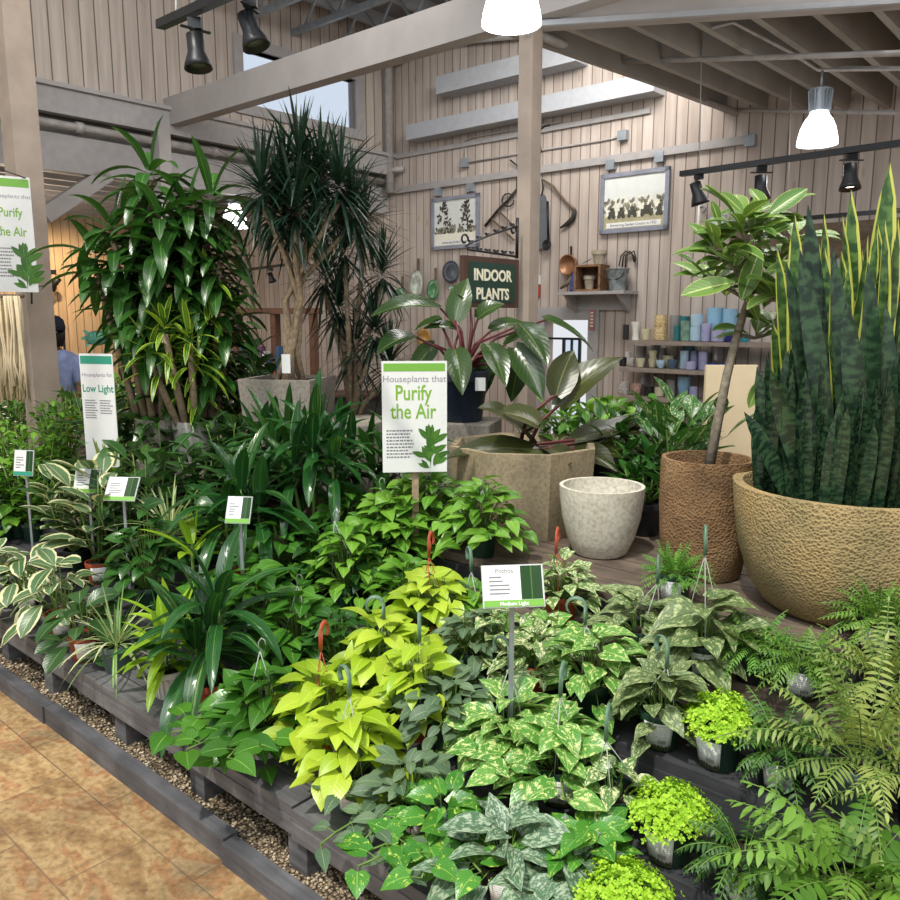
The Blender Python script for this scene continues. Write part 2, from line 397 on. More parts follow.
L_ = leafmat
L = {
 'pothos': L_('pothos_green', '34661f', '53862c', rib='79a94a', rough=.28),
 'pothosb': L_('pothos_bright', '4f8427', '7aa838', rib='9cc25c', rough=.3),
 'deep': L_('deep_green', '24491d', '3b6a2a', rib='5c8440', rough=.25),
 'neon': L_('neon_lime', '94b427', 'b9ce42', rib='c9d850', rough=.35, trans=.3, veins=.1),
 'marble': L_('marble_pothos', '4f8a35', '6c9f48', rib='a5bd72', blotch=('cdd68c', 6.5, .53), rough=.32),
 'marbleg': L_('golden_pothos', '3c7a28', '549236', rib='86b050', blotch=('b9cc5c', 4.5, .58), rough=.28),
 'marblec': L_('cream_pothos', '567c40', '6e9052', blotch=('d8d8a6', 5.5, .51), rough=.35),
 'satin': L_('satin_grey', '4c664a', '657c58', rib='8b9f74', blotch=('8fa48c', 14, .62), rough=.55, veins=.15),
 'silver': L_('silver_scindapsus', '4c6c50', '5d7c5c', rib='3f6044', blotch=('a2b397', 8, .50), rough=.55, veins=.2),
 'olive': L_('olive_scindapsus', '51693c', '6a7c4c', rib='3f5430', blotch=('a5b07a', 8, .52), rough=.5, veins=.25),
 'corn': L_('corn_plant', '274d1e', '3d6c2b', rib='5d8a3a', rough=.28, ribw=.05),
 'cornlime': L_('lime_dracaena', '3c6d23', '6d9a2c', rib='b9cb4a', stripe=None, edge=('c2d04c', .14, .05), rough=.3),
 'corns': L_('striped_dracaena', '1f4a22', '2d5c2a', rib='54803c', stripe=('6f8f4c', 9, .62), rough=.2),
 'limebr': L_('lime_bright', '86b22a', 'a9cc38', rib='bcd657', rough=.3, trans=.3),
 'marg': L_('marginata_leaf', '142820', '2b4632', rough=.28, trans=.12, veins=.0),
 'redphil': L_('red_stem_philodendron', '1f3719', '3a5226', rib='6a7a44', rough=.25, trans=.15),
 'bronze': L_('bronze_philodendron', '2b3017', '454a22', rib='6b6a3a', rough=.3, trans=.12),
 'ficus': L_('ficus_altissima', '517a33', '7c9a4c', rib='c8cf86', edge=('b3bd6a', .045, .10), rough=.35, ribw=.05),
 'rubber': L_('rubber_leaf', '32572c', '4a6e3c', rib='86a060', rough=.3),
 'rubberv': L_('variegated_rubber', '4d6f45', '66825a', edge=('d8d6a8', .16, .28), rib='c3c795', rough=.35),
 'creamv': L_('cream_peperomia', '5c7c4c', '708c5c', edge=('d9dab4', .2, .3), rough=.35),
 'snake': L_('snake_plant', '13241a', '1e3323', bands='3a5538', rough=.25, trans=.06, veins=0),
 'snakey': L_('snake_plant_yellow_edge', '203d1e', '335228', bands='5b7a3c', edge=('b9bb58', .15, .0), rough=.3, trans=.15, veins=0),
 'fern': L_('fern_green', '46701f', '76a03a', rough=.5, trans=.3, veins=0),
 'fernp': L_('pale_fern', '65803a', '9aa858', rough=.5, trans=.3, veins=0),
 'fernd': L_('dark_fern', '2e5420', '4a742e', rough=.5, trans=.25, veins=0),
 'moss': L_('club_moss', '8dbb25', 'b4d83c', rough=.6, trans=.3, veins=0),
 'mossg': L_('green_moss', '47822a', '6ea23a', rough=.6, trans=.3, veins=0),
 'spider': L_('spider_plant', '5d8a3c', '7ba050', stripe=('dbdcb0', 3, .5), rough=.4),
 'dieff': L_('dieffenbachia', '2b5a2a', '3c6d33', blotch=('c3cf9a', 9, .56), rib='98ae70', rough=.3),
 'lily': L_('peace_lily', '25511f', '3d6d2c', rib='5a8540', rough=.22),
 'snakeb': L_('small_snake', '4d6c33', '6f8a48', bands='8a9f5c', edge=('b9bd6a', .1, 0), rough=.4),
}

def labelmat():
    m, t, b = nt('printed_plant_label', .45)
    uv = N(t, 'ShaderNodeUVMap'); uv.uv_map = 'UVMap'; sp = N(t, 'ShaderNodeSeparateXYZ'); lk(t, uv.outputs[0], sp.inputs[0])
    x, y = sp.outputs[0], sp.outputs[1]
    col = srgb('dcdcd8')
    # lines of small print
    ln = math_(t, 'GREATER_THAN', math_(t, 'FRACT', math_(t, 'MULTIPLY', y, 13.0)), .62)
    mp = N(t, 'ShaderNodeMapping'); lk(t, uv.outputs[0], mp.inputs[0]); mp.inputs['Scale'].default_value = (26, 6.5, 1)
    no = N(t, 'ShaderNodeTexNoise'); no.inputs['Scale'].default_value = 1; lk(t, mp.outputs[0], no.inputs['Vector'])
    txt = math_(t, 'MULTIPLY', ln, math_(t, 'GREATER_THAN', no.outputs[0], .46))
    zone = math_(t, 'MULTIPLY', math_(t, 'GREATER_THAN', y, .42), math_(t, 'LESS_THAN', y, .92))
    zone = math_(t, 'MULTIPLY', zone, math_(t, 'MULTIPLY', math_(t, 'GREATER_THAN', x, .08), math_(t, 'LESS_THAN', x, .8)))
    c = mixc(t, math_(t, 'MULTIPLY', math_(t, 'MULTIPLY', txt, zone), .6), col, srgb('6f7472'))
    # bar code
    bc = math_(t, 'GREATER_THAN', math_(t, 'FRACT', math_(t, 'MULTIPLY', x, 31.0)), .5)
    bz = math_(t, 'MULTIPLY', math_(t, 'MULTIPLY', math_(t, 'GREATER_THAN', x, .48), math_(t, 'LESS_THAN', x, .78)), math_(t, 'MULTIPLY', math_(t, 'GREATER_THAN', y, .26), math_(t, 'LESS_THAN', y, .4)))
    c = mixc(t, math_(t, 'MULTIPLY', bc, bz), c, srgb('3a3a3a'))
    # row of little plants along the foot
    n2 = N(t, 'ShaderNodeTexNoise'); n2.inputs['Scale'].default_value = 1; mp2 = N(t, 'ShaderNodeMapping'); lk(t, uv.outputs[0], mp2.inputs[0]); mp2.inputs['Scale'].default_value = (13, 4, 1); lk(t, mp2.outputs[0], n2.inputs['Vector'])
    ft = math_(t, 'LESS_THAN', y, math_(t, 'MULTIPLY', n2.outputs[0], .36))
    n3 = N(t, 'ShaderNodeTexNoise'); n3.inputs['Scale'].default_value = 9; lk(t, uv.outputs[0], n3.inputs['Vector'])
    fc = ramp(t, n3.outputs[0], [(.35, '2f4a2e'), (.52, '56704a'), (.66, '8a4a3a')])
    c = mixc(t, ft, c, fc.outputs[0])
    lk(t, c, b.inputs['Base Color']); MATS['lab'] = m; return m
M['label'] = labelmat()
#=====STRUCTURE=====
# ================================================================ THE SETTING
SL = 7.03      # left wall
DB = 7.0       # back wall
DBEAM = 4.16
def rbox(mb, x0, x1, d0, d1, z0, z1):
    mb.box(((x0+x1)/2, (d0+d1)/2, (z0+z1)/2), (abs(x1-x0), abs(d1-d0), abs(z1-z0)))
    return mb
def rb(x0, x1, d0, d1, z0, z1): return rbox(MB(), x0, x1, d0, d1, z0, z1)

def floormat():
    m, t, b = nt('slate_look_tiles', .42, .45)
    tc = N(t, 'ShaderNodeTexCoord')
    br = N(t, 'ShaderNodeTexBrick'); br.inputs['Scale'].default_value = 1; br.inputs['Brick Width'].default_value = .6; br.inputs['Row Height'].default_value = .295
    br.inputs['Mortar Size'].default_value = .0035; br.inputs['Mortar Smooth'].default_value = .3; br.offset = .5
    br.inputs['Color1'].default_value = (0, 0, 0, 1); br.inputs['Color2'].default_value = (1, 1, 1, 1); br.inputs['Mortar'].default_value = (.5, .5, .5, 1)
    lk(t, tc.outputs['Object'], br.inputs['Vector'])
    mp = N(t, 'ShaderNodeMapping'); lk(t, tc.outputs['Object'], mp.inputs[0]); mp.inputs['Rotation'].default_value = (0, 0, .5); mp.inputs['Scale'].default_value = (1, 1.9, 1)
    no = N(t, 'ShaderNodeTexNoise'); no.inputs['Scale'].default_value = 3.6; no.inputs['Detail'].default_value = 9; no.inputs['Roughness'].default_value = .62; no.inputs['Distortion'].default_value = .35
    lk(t, mp.outputs[0], no.inputs['Vector'])
    r = ramp(t, no.outputs[0], [(.30, '7b6147'), (.42, '9d7d55'), (.50, 'b2976c'), (.57, 'a37852'), (.64, 'aa8f69'), (.74, '877358')])
    n2 = N(t, 'ShaderNodeTexNoise'); n2.inputs['Scale'].default_value = 38; n2.inputs['Detail'].default_value = 6; lk(t, tc.outputs['Object'], n2.inputs['Vector'])
    r2 = ramp(t, n2.outputs[0], [(.3, (.72, .70, .68)), (.6, (1, 1, 1))])
    c = mixc(t, .8, r.outputs[0], r2.outputs[0], 'MULTIPLY')
    c = mixc(t, .16, c, br.outputs['Color'], 'OVERLAY')
    c = mixc(t, math_(t, 'MULTIPLY', br.outputs['Fac'], .75), c, srgb('6b5844'))
    lk(t, c, b.inputs['Base Color'])
    bump(t, b, math_(t, 'SUBTRACT', no.outputs[0], math_(t, 'MULTIPLY', br.outputs['Fac'], .6)), .35, .006)
    return m
struct('floor', rb(-16, 7, -3, 10, -.1, 0), floormat())

def gravelmat():
    m, t, b = nt('pea_gravel', .85)
    tc = N(t, 'ShaderNodeTexCoord'); vo = N(t, 'ShaderNodeTexVoronoi'); vo.inputs['Scale'].default_value = 95; lk(t, tc.outputs['Object'], vo.inputs['Vector'])
    r = ramp(t, vo.outputs['Color'], [(.15, '6d5d4a'), (.5, 'a08c70'), (.85, 'cdbda0')])
    r2 = ramp(t, vo.outputs['Distance'], [(.2, (1, 1, 1)), (.75, (.35, .32, .3))])
    lk(t, mixc(t, 1, r.outputs[0], r2.outputs[0], 'MULTIPLY'), b.inputs['Base Color'])
    bump(t, b, math_(t, 'SUBTRACT', 1.0, vo.outputs['Distance']), 1, .01); return m
gm = gravelmat()
struct('gravel_bed', rb(-9, 2.6, 1.345, 2.6, 0, .045), gm)
g = MB(); rg = random.Random(3)
for i in range(5200):
    x = rg.uniform(-6.6, -.1); d = 1.35+abs(rg.gauss(0, .17)); r = rg.uniform(.004, .009)
    if d > 2.1: continue
    n0 = len(g.v); c = Vector((x, d, .045+r*.5)); a = rg.random()*PI
    for dx, dy, dz in ((1, 0, 0), (0, 1, 0), (-1, 0, 0), (0, -1, 0), (0, 0, .7), (0, 0, -.7)):
        q = Vector((dx*r*1.3, dy*r, dz*r)); q.rotate(Matrix.Rotation(a, 3, 'Z')); g.v.append(c+q)
    rr = (rg.random(), rg.random())
    for q in ((0, 1, 4), (1, 2, 4), (2, 3, 4), (3, 0, 4), (1, 0, 5), (2, 1, 5), (3, 2, 5), (0, 3, 5)):
        g.quad([n0+k for k in q], [(0, 0)]*3, rr)
def pebmat():
    m, t, b = nt('pebbles', .8); u = N(t, 'ShaderNodeUVMap'); u.uv_map = 'rnd'; s_ = N(t, 'ShaderNodeSeparateXYZ'); lk(t, u.outputs[0], s_.inputs[0])
    r = ramp(t, s_.outputs[0], [(0, '6a5a48'), (.5, 'a18d72'), (1, 'd2c5ab')]); lk(t, r.outputs[0], b.inputs['Base Color']); return m
o = g.build('gravel', pebmat(), smooth=True, rz=RZ); tag(o, 'loose tan pea gravel lying under the front bench', 'gravel', kind='stuff')

# kerb timbers laid end to end along the aisle
KX = [-9.0, -5.2, -3.47, -2.10, -.55, 1.6, 3.4]
for i in range(len(KX)-1):
    j = .006*((i*7) % 3-1)
    o = rb(KX[i]+.004, KX[i+1]-.004, 1.29+j, 1.345+j, 0, .078+.4*j).build('kerb_timber', M['kerb'], smooth=False, rz=RZ); o['kind'] = 'structure'

# back wall with the doorway
pl = room(hit_d(545, 340, DB)); pr = room(hit_d(589, 340, DB)); pt = room(hit_d(565, 320, DB))
DX0, DX1, DZ = pl[0], pr[0], pt[2]
mb = MB(); rbox(mb, -SL-.12, DX0, DB, DB+.15, 0, 5.2); rbox(mb, -16, -SL-.12, DB, DB+.15, 0, 3.44); rbox(mb, DX1, 7, DB, DB+.15, 0, 5.2); rbox(mb, DX0, DX1, DB, DB+.15, DZ, 5.2)
struct('wall_back', mb, M['wallb'])
# door frame, bright glazed door
t = thing('door_1', None, None, (0, 0, 0), RZ); t['kind'] = 'structure'
mb = MB(); rbox(mb, DX1, DX1+.12, DB-.03, DB+.02, 0, DZ+.1); rbox(mb, DX0-.1, DX0, DB-.03, DB+.02, 0, DZ+.1); rbox(mb, DX0-.1, DX1+.12, DB-.031, DB+.02, DZ, DZ+.13)
mb.build('door_frame', M['trim'], t, smooth=False)
mb = MB(); a, b_ = DX0+.17*(DX1-DX0)/.45*.5, DX1-.12
a = room(hit_d(560, 340, DB))[0]; b_ = room(hit_d(576, 340, DB))[0]; zt = room(hit_d(568, 339, DB))[2]
for x in (a, b_): rbox(mb, x-.012, x+.012, DB+.06, DB+.09, 0, zt)
for z in (zt, zt-.28, zt-.56, .9): rbox(mb, a, b_, DB+.06, DB+.09, z-.012, z+.012)
rbox(mb, (a+b_)/2-.008, (a+b_)/2+.008, DB+.06, DB+.09, 0, zt)
rbox(mb, DX0, a, DB+.06, DB+.085, zt-.01, zt+.012)
mb.build('glazing_bars', M['black'], t, smooth=False)
def glassmat():
    m, t_, b = nt('blue_tinted_glass', .05); b.inputs['Transmission Weight'].default_value = 1; b.inputs['Base Color'].default_value = srgb('e8f2ff'); b.inputs['IOR'].default_value = 1.01; return m
rb(a, b_, DB+.07, DB+.078, 0, zt).build('pane', glassmat(), t, smooth=False)

# left wall (upper part only; below it the store opens into a lower room)
wa = room(hit_s(240.7, 46.7, SL)); wb = room(hit_s(355, 75.3, SL)); wc = room(hit_s(355, 131, SL)); wd = room(hit_s(262, 107, SL))
WD0, WD1, WZ1, WZ0 = wa[1], wb[1], wa[2], (wc[2]+wd[2])/2
TZ = 3.60
mb = MB()
rbox(mb, -SL-.12, -SL, -3, WD0, TZ, 5.2); rbox(mb, -SL-.12, -SL, WD1, DB, TZ, 5.2); rbox(mb, -SL-.12, -SL, WD0, WD1, TZ, WZ0); rbox(mb, -SL-.12, -SL, WD0, WD1, WZ1, 5.2)
struct('wall_left', mb, M['walll'])
w = thing('window_1', None, None, (0, 0, 0), RZ); w['kind'] = 'structure'
mb = MB()
for (d0, d1, z0, z1) in ((WD0-.1, WD0, WZ0-.1, WZ1+.1), (WD1, WD1+.1, WZ0-.1, WZ1+.1), (WD0, WD1, WZ0-.1, WZ0), (WD0, WD1, WZ1, WZ1+.1)):
    rbox(mb, -SL-.1, -SL+.035, d0, d1, z0, z1)
mb.build('window_frame', M['trim'], w, smooth=False)
rb(-SL-.08, -SL-.074, WD0, WD1, WZ0, WZ1).build('pane', glassmat(), w, smooth=False)
# corner board, horizontal trims and the dark gap with its header under the left wall
struct('trim_1', rb(-SL, -SL+.10, -3, DB, TZ-.20, TZ), M['trim'])
struct('trim_2', rb(-SL-.05, -SL+.14, -3, DB, TZ, TZ+.035), M['trim'])
struct('wall_left_header', rb(-SL-.14, -SL-.04, -3, DB, 2.97, 3.27), M['trim'])
struct('trim_3', rb(-SL-.25, -SL-.14, -3, DB, 3.2, 3.62), M['joist'])
mb = MB(); mb.tube([(-SL+.03, -3, 3.33), (-SL+.03, 6.93, 3.33)], .032, 12)
for d in (2.2, 3.3, 4.6, 6.0): mb.tube([(-SL+.03, d-.03, 3.33), (-SL+.03, d+.03, 3.33)], .045, 12)
struct('sprinkler_pipe', mb, M['pipe'], smooth=True)
# far end of the low room
struct('wall_far', rb(-12.1, -12, -3, DB, 0, 3.44), M['wallf'])
mb = MB(); rbox(mb, -12, -SL-.14, -3, DB, 3.42, 3.46)
struct('ceiling_low_room', mb, M['decking'])
for i in range(12):
    x = -SL-.32-i*.4
    struct('low_room_joist', rb(x-.03, x+.03, -3, DB, 3.2, 3.42), M['beam'])
pa = hit_s(43, 216, SL+.1); pb = hit_s(106, 174, SL+.1)
mb = MB().bar(room(pa), room(pb), .12, .13); struct('knee_brace', mb, M['beam'])
# upper roof on the left with rafters and steel struts
struct('ceiling', rb(-SL, 4, DBEAM+.2, DB, 5.0, 5.06), M['decking'])
struct('ceiling_front', rb(-SL, .2, 2.7, DBEAM+.2, 5.3, 5.36), M['decking'])
for i in range(9):
    x = -SL+.35+i*.62
    struct('roof_rafter', rb(x-.03, x+.03, -1.5, DB, 4.86, 5.02), M['lightbeam'])
for i in range(4):
    d = 4.5+i*.55
    mb = MB()
    rbox(mb, -SL, -.8, d-.02, d+.02, 4.62, 4.68)
    for k in range(13):
        x = -SL+.2+k*.5; mb.bar((x, d, 4.65), (x+.25, d, 4.95), .025, .025); mb.bar((x+.25, d, 4.95), (x+.5, d, 4.65), .025, .025)
    struct('roof_truss', mb, M['steel'])

# main beam and its posts
BZ0 = 3.48; BZ1 = 3.72
struct('ceiling_beam', rb(-SL, .42, DBEAM-.06, DBEAM+.06, BZ0, BZ1), M['beam'])
pp = room(hit_y(530, 150, 5.1))
PX = pp[0]
def postobj(x, d, s, z1):
    o = rb(x-s/2, x+s/2, d-s/2, d+s/2, 0, z1).build('post', M['post'], smooth=False, rz=RZ); o['kind'] = 'structure'; return o
postobj(PX, DBEAM, .10, BZ0)
lp = room(hit_s(30.5, 250, 6.35)); postobj(lp[0], lp[1], .19, 5.3)
LPX, LPD = lp[0], lp[1]
sp_ = room(hit_s(163.5, 140, SL-.1)); struct('post_short', rb(-SL+.0, -SL+.12, sp_[1]-.06, sp_[1]+.06, 2.5, BZ0), M['beam'])
# front beam of the low ceiling on the right, running across the view
q0 = hit_y(540, 31, 5.1); q1 = hit_y(905, 5, 4.75)
zb = (q0.z+q1.z)/2
dv = (q1-q0); dv.z = 0; dv.normalize()
mb = MB(); a = q0+dv*-.05; b_ = q1+dv*1.5
a.z = b_.z = zb+.13; mb.bar(a, b_, .09, .26); a2 = a.copy(); b2 = b_.copy(); a2.z = b2.z = zb+.012
struct('ceiling_beam', mb, M['beam'], rz=0)
mb = MB().bar(a2+Vector((0, -.06, 0)), b2+Vector((0, -.06, 0)), .03, .03); struct('trim_4', mb, M['lightbeam'], rz=0)
# joists from that beam back to the wall; their undersides end on a line low on the boards
jt = []
for k in range(-1, 9):
    sx = 560+62*k; ex = 765+41*k
    # point above the front beam
    y0 = 27-(sx-600)*.073
    p0 = hit_y(sx, y0, 5.1-(sx-540)/365*.35)
    p1 = hit_d(ex, 109, DB-.01)
    jt.append((p0+Vector((0, 0, .02)), p1))
for p0, p1 in jt:
    h = .27; up = Vector((0, 0, h/2))
    mb = MB().bar(p0+up, p1+up, .045, h); struct('ceiling_joist', mb, M['joist'], rz=0)
mb = MB(); n = 0
for p0, p1 in jt:
    for dz in (.26, .31): mb.v += [p0+Vector((0, 0, dz)), p1+Vector((0, 0, dz))]
for i in range(len(jt)-1):
    k = i*4; mb.quad([k, k+1, k+5, k+4]); mb.quad([k+2, k+6, k+7, k+3])
struct('ceiling_right', mb, M['decking'], rz=0)
def pipe3(name, pts, rad, mat=None, label=None):
    o = MB().tube(pts, rad, 10).build(name, mat or M['pipe']); o['kind'] = 'structure'; return o
# diagonal pipe from the post top to the wall, conduit along the joist ends, sprinkler lines
pipe3('ceiling_pipe', [hit_y(527, 30, 5.0), hit_d(602, 60, 5.6), hit_d(675, 90, 6.4), hit_d(737, 113, DB-.06)], .03)
pipe3('ceiling_pipe', [hit_d(604, 62, 5.4), hit_d(780, 57, 5.25), hit_d(905, 53, 5.2)], .017)
pipe3('ceiling_pipe', [hit_d(733, 110, DB-.05), hit_d(820, 111.5, 6.7), hit_d(905, 113, 6.45)], .016)
pipe3('ceiling_pipe', [hit_d(678, 0, 4.9), hit_d(690, 18, 4.9), hit_d(712, 28, 4.9), hit_d(733, 22, 5.0), hit_d(790, 52, 5.5), hit_d(818, 70, 5.7), hit_d(905, 69, 5.6)], .011)
pipe3('ceiling_pipe', [hit_d(830, 71, 5.7), hit_d(845, 68, 5.7), hit_d(905, 68.5, 5.6)], .014)
# corner downpipe and the pipe along the top of the back wall
c0 = W(-SL+.1, DB-.1, 0)
def wp(x, d, z): return W(x, d, z)
pipe3('wall_pipe', [wp(-SL+.1, DB-.1, 3.2), wp(-SL+.1, DB-.1, 4.72), wp(-SL+.25, DB-.1, 4.78), hit_d(522, 33, DB-.1)], .05)
for z in (3.45, 4.62): pipe3('wall_pipe', [wp(-SL+.02, DB-.12, z), wp(-SL+.3, DB-.08, z)], .03)
# trims and boxed beams on the back wall
def wallbar(name, a, b, h, dep, mat, dd=0.0):
    p, q = room(hit_d(a[0], a[1], DB-dep)), room(hit_d(b[0], b[1], DB-dep))
    z = (p[2]+q[2])/2
    return struct(name, rb(p[0], q[0], DB-dep-dd, DB-dd-.002, z-h/2, z+h/2), mat)
wallbar('trim_5', (392, 192), (752, 137), .07, .045, M['trim'])
wallbar('trim_6', (392, 158.5), (650, 109), .045, .03, M['trim'])
p = room(hit_d(407, 135, DB-.2)); q = room(hit_d(655, 79, DB-.2)); struct('wall_beam', rb(p[0], q[0], DB-.22, DB-.002, (p[2]+q[2])/2-.08, (p[2]+q[2])/2+.08), M['lightbeam'])
p = room(hit_d(437, 85, DB-.2)); q = room(hit_d(577, 52, DB-.2)); struct('wall_beam', rb(p[0], q[0], DB-.22, DB-.002, (p[2]+q[2])/2-.09, (p[2]+q[2])/2+.09), M['lightbeam'])
for pts in ([(464, 163), (464, 141), (474, 137), (520, 129), (560, 122)], [(466, 163), (518, 154), (600, 141), (623, 136)]):
    pipe3('conduit', [hit_d(x, y, DB-.015) for x, y in pts], .009, M['pipe'])
def jbox(x, y, s=.09):
    p = room(hit_d(x, y, DB-.03)); o = rb(p[0]-s/2, p[0]+s/2, DB-.06, DB-.002, p[2]-s/2, p[2]+s/2).build('junction_box', M['steel'], smooth=False, rz=RZ); return o
for (x, y, l) in ((465, 163, 'grey square junction box on the conduit high above the left framed photo'), (438.5, 192, 'grey junction box left above the framed photo of tall trees'), (471, 187.5, 'grey junction box right above the framed photo of tall trees'),
        (611, 165, 'grey junction box left above the framed photo of old cars'), (660, 157, 'grey junction box right above the framed photo of old cars'), (750.5, 141, 'grey junction box at the right end of the wall trim'), (623, 135.5, 'grey junction box high up right of the centre post')):
    tag(jbox(x, y), l, 'junction box', 'junction boxes on the back wall')
# ================================================================ DISPLAY STAGING
TIER = {1: (1.376, 1.70, .27), 2: (1.717, 1.99, .37), 3: (2.0, 2.34, .50), 4: (2.352, 2.566, .63), 5: (2.576, 4.3, .73)}
def bench_seg(name, x0, x1, d0, d1, z, mat, label, group, legmat, nb=3, leg=True, face=.075, legs=None):
    t = thing(name, label, 'bench', W((x0+x1)/2, (d0+d1)/2, 0), RZ, group)
    mb = MB(); w = (d1-d0)/nb; L2 = x1-x0; mid = (d0+d1)/2
    for k in range(nb):
        mb.box((0, d0+w*(k+.5)-mid, z-.019), (L2-.004, w-.008, .038))
    mb.build('top_board', mat, t, smooth=False)
    bx((0, d0-mid+.017, z-.038-face/2), (L2-.006, .034, face)).build('front_rail', mat, t, smooth=False)
    if leg:
        for lx in (legs or (x0+.1, x1-.1)):
            bx((lx-(x0+x1)/2, (d0-mid)*.1+.01, (z-.04)/2+.01), (.09, (d1-d0)*.8, z-.06)).build('leg', legmat, t, smooth=False)
    return t
# pixel columns where the front bench boards butt together
def xcol(px, py, z): return room(hit_z(px, py, z))[0]
segs = [(-8.4, -4.35, 1.40), (-4.342, -3.32, 1.385), (-3.312, xcol(182, 738, .27), 1.376), (xcol(182, 738, .27)+.008, xcol(292, 807, .27), 1.372), (xcol(292, 807, .27)+.008, .62, 1.36), (.628, 2.4, 1.37)]
bl = ['grey painted timber bench at the far left end of the front row', 'grey front bench section under the terracotta pots at the left', 'grey front bench section with a leg under the white ribbed pot',
      'grey front bench section between the white ribbed pot and the terracotta pot of lime pothos'.replace('terracotta pot of ', ''), 'grey front bench section at the bottom centre of the picture', 'grey front bench section at the bottom right corner']
LG = [(-8.2, -6.4), (-4.2,), (xcol(119, 742, .05), xcol(52, 690, .05)), (xcol(170, 780, .05),), (xcol(305, 866, .05), .3), (.8, 2.2)]
LG[3] = (xcol(296, 862, .05)-.55,)
for (x0, x1, d0), l, lg in zip(segs, bl, LG):
    bench_seg('display_bench', x0, x1, d0, 1.70, .27, M['bench'], l, 'front row display benches', M['bench'], legs=lg, face=.055)
for k, (a, b_, z) in TIER.items():
    if k in (1, 5): continue
    lab = {2: 'low charcoal display shelf just behind the front bench', 3: 'charcoal display shelf in the middle of the stepped stand', 4: 'brown edged display shelf directly below the top deck'}[k]
    bench_seg('display_shelf', -8.0, 2.6, a, b_, z, M['darkshelf'] if k < 4 else M['topdeck'], lab, 'stepped display shelves', M['darkshelf'], nb=2, face=z-.26 if k > 1 else .06, leg=True)
t = thing('display_deck', 'broad brown timber deck carrying the large stone planters', 'platform', W(-2.4, 3.4, 0), RZ)
mb = MB()
for k in range(13): mb.box((0, 2.576+.066+k*.134-3.4, .711), (10.3, .126, .038))
mb.build('deck_board', M['topdeck'], t, smooth=False)
bx((0, 2.595-3.4, .64), (10.3, .034, .095)).build('front_rail', M['darkshelf'], t, smooth=False)
for x in (-5, -2.5, 0, 2.5, 5): bx((x, 0, .33), (.09, 1.5, .66)).build('leg', M['darkshelf'], t, smooth=False)

# ================================================================ PLANTERS
M['s_bowl'] = stone('volcanic_bowl', ('7d7553', 'a38e66', 'bb9a66'), 15, .9)
M['s_tall'] = stone('volcanic_tall', ('5f4a34', '87694a', '9c8663'), 15, .9)
M['s_hex'] = stone('sandstone', ('7e735f', '988a70', 'a8987a'), 10, .5, pit=False)
M['s_white'] = stone('white_crackle', ('b7b1a0', 'cbc6b6', 'd8d4c6'), 20, .4, pit=False)
M['s_conc'] = stone('speckled_concrete', ('76716a', '8a847a', '989187'), 20, .8, pit=False)
M['s_pale'] = stone('pale_planter', ('a8a69d', 'b7b5ac', 'c3c1b8'), 20, .2, pit=False)
def planter(name, label, p, R, H, mat, prof, poly=None, soil=.06, rot=0, wob=None, group=None, seg=48, cat='planter', inr=1.0):
    t = thing(name, label, cat, p, rot, group)
    pr = [(r*R, z*H) for r, z in prof]
    th = .09*R
    inner = [(pr[-1][0]-th, pr[-1][1]), (pr[-1][0]-th*1.4, pr[-1][1]-.5*soil), ((pr[-1][0]-th*1.6)*inr, H-soil-.02), (.01, H-soil-.02)]
    mb = MB().lathe([(pr[0][0]*.9, 0)]+pr+inner, seg, poly=poly, wob=wob); mb.build('body', mat, t, auto=40)
    s_ = MB().lathe([(.0, H-soil-.005), ((pr[-1][0]-th*1.55)*inr, H-soil-.01), ((pr[-1][0]-th*1.55)*inr, H-soil)], seg, poly=poly); s_.v = [v for v in s_.v]
    s_.build('soil', M['soil'], t, smooth=False)
    return t
def size_at(p, px): return px*p.y/790
BOWLP = hit_z(884, 640, .73)+Vector((0, .30, 0)); BOWLP.z = .73
BOWL = planter('bowl_planter', 'huge wide pitted volcanic stone bowl holding the snake plants at the right edge', BOWLP, .385, .445, M['s_bowl'],
   [(.60, 0), (.68, .05), (.82, .22), (.93, .5), (.985, .8), (1.0, .93), (1.0, 1.0)], wob=.012)
TALLP = hit_z(712, 583, .73)+Vector((0, .13, 0)); TALLP.z = .73
TALL = planter('cylinder_planter', 'tall rough brown cylinder planter holding a leaning ficus', TALLP, .180, .475, M['s_tall'],
   [(.78, 0), (.84, .03), (.96, .3), (1.0, .6), (1.0, .95), (.98, 1.0)], wob=.01)
WHP = hit_z(605, 561, .73)+Vector((0, .12, 0)); WHP.z = .73
WHITE = planter('round_planter', 'empty off-white crackled round pot beside the faceted sandstone planter', WHP, .183, .305, M['s_white'],
   [(.56, 0), (.64, .03), (.80, .25), (.93, .55), (.99, .85), (1.0, 1.0)], soil=.14, wob=.008, inr=.74)
HEXP = hit_z(530, 547, .73)+Vector((0, .42, 0)); HEXP.z = .73
HEX = planter('stone_planter', 'wide faceted sandstone planter with bronze leaves behind the white pot', HEXP, .355, .41, M['s_hex'],
   [(.93, 0), (.95, .05), (.97, .5), (1.0, .97), (1.0, 1.0)], poly=8, rot=.25, seg=48)
def stoneblock(name, label, px0, px1, py0, py1, y, mat, cat='block', depth=None, group=None, rot=-.25):
    a = hit_y(px0, py0, y); b = hit_y(px1, py1, y); w = b.x-a.x; h = a.z-b.z; d = depth or w
    t = bx((0, 0, 0), (w*.86, d*.86, h)); o = t.build(name, mat, smooth=False, loc=((a.x+b.x)/2, y+d/2, (a.z+b.z)/2), rz=rot)
    tag(o, label, cat, group); m = o.modifiers.new('bevel', 'BEVEL'); m.width = .008; m.segments = 2
    return o, w, a.z
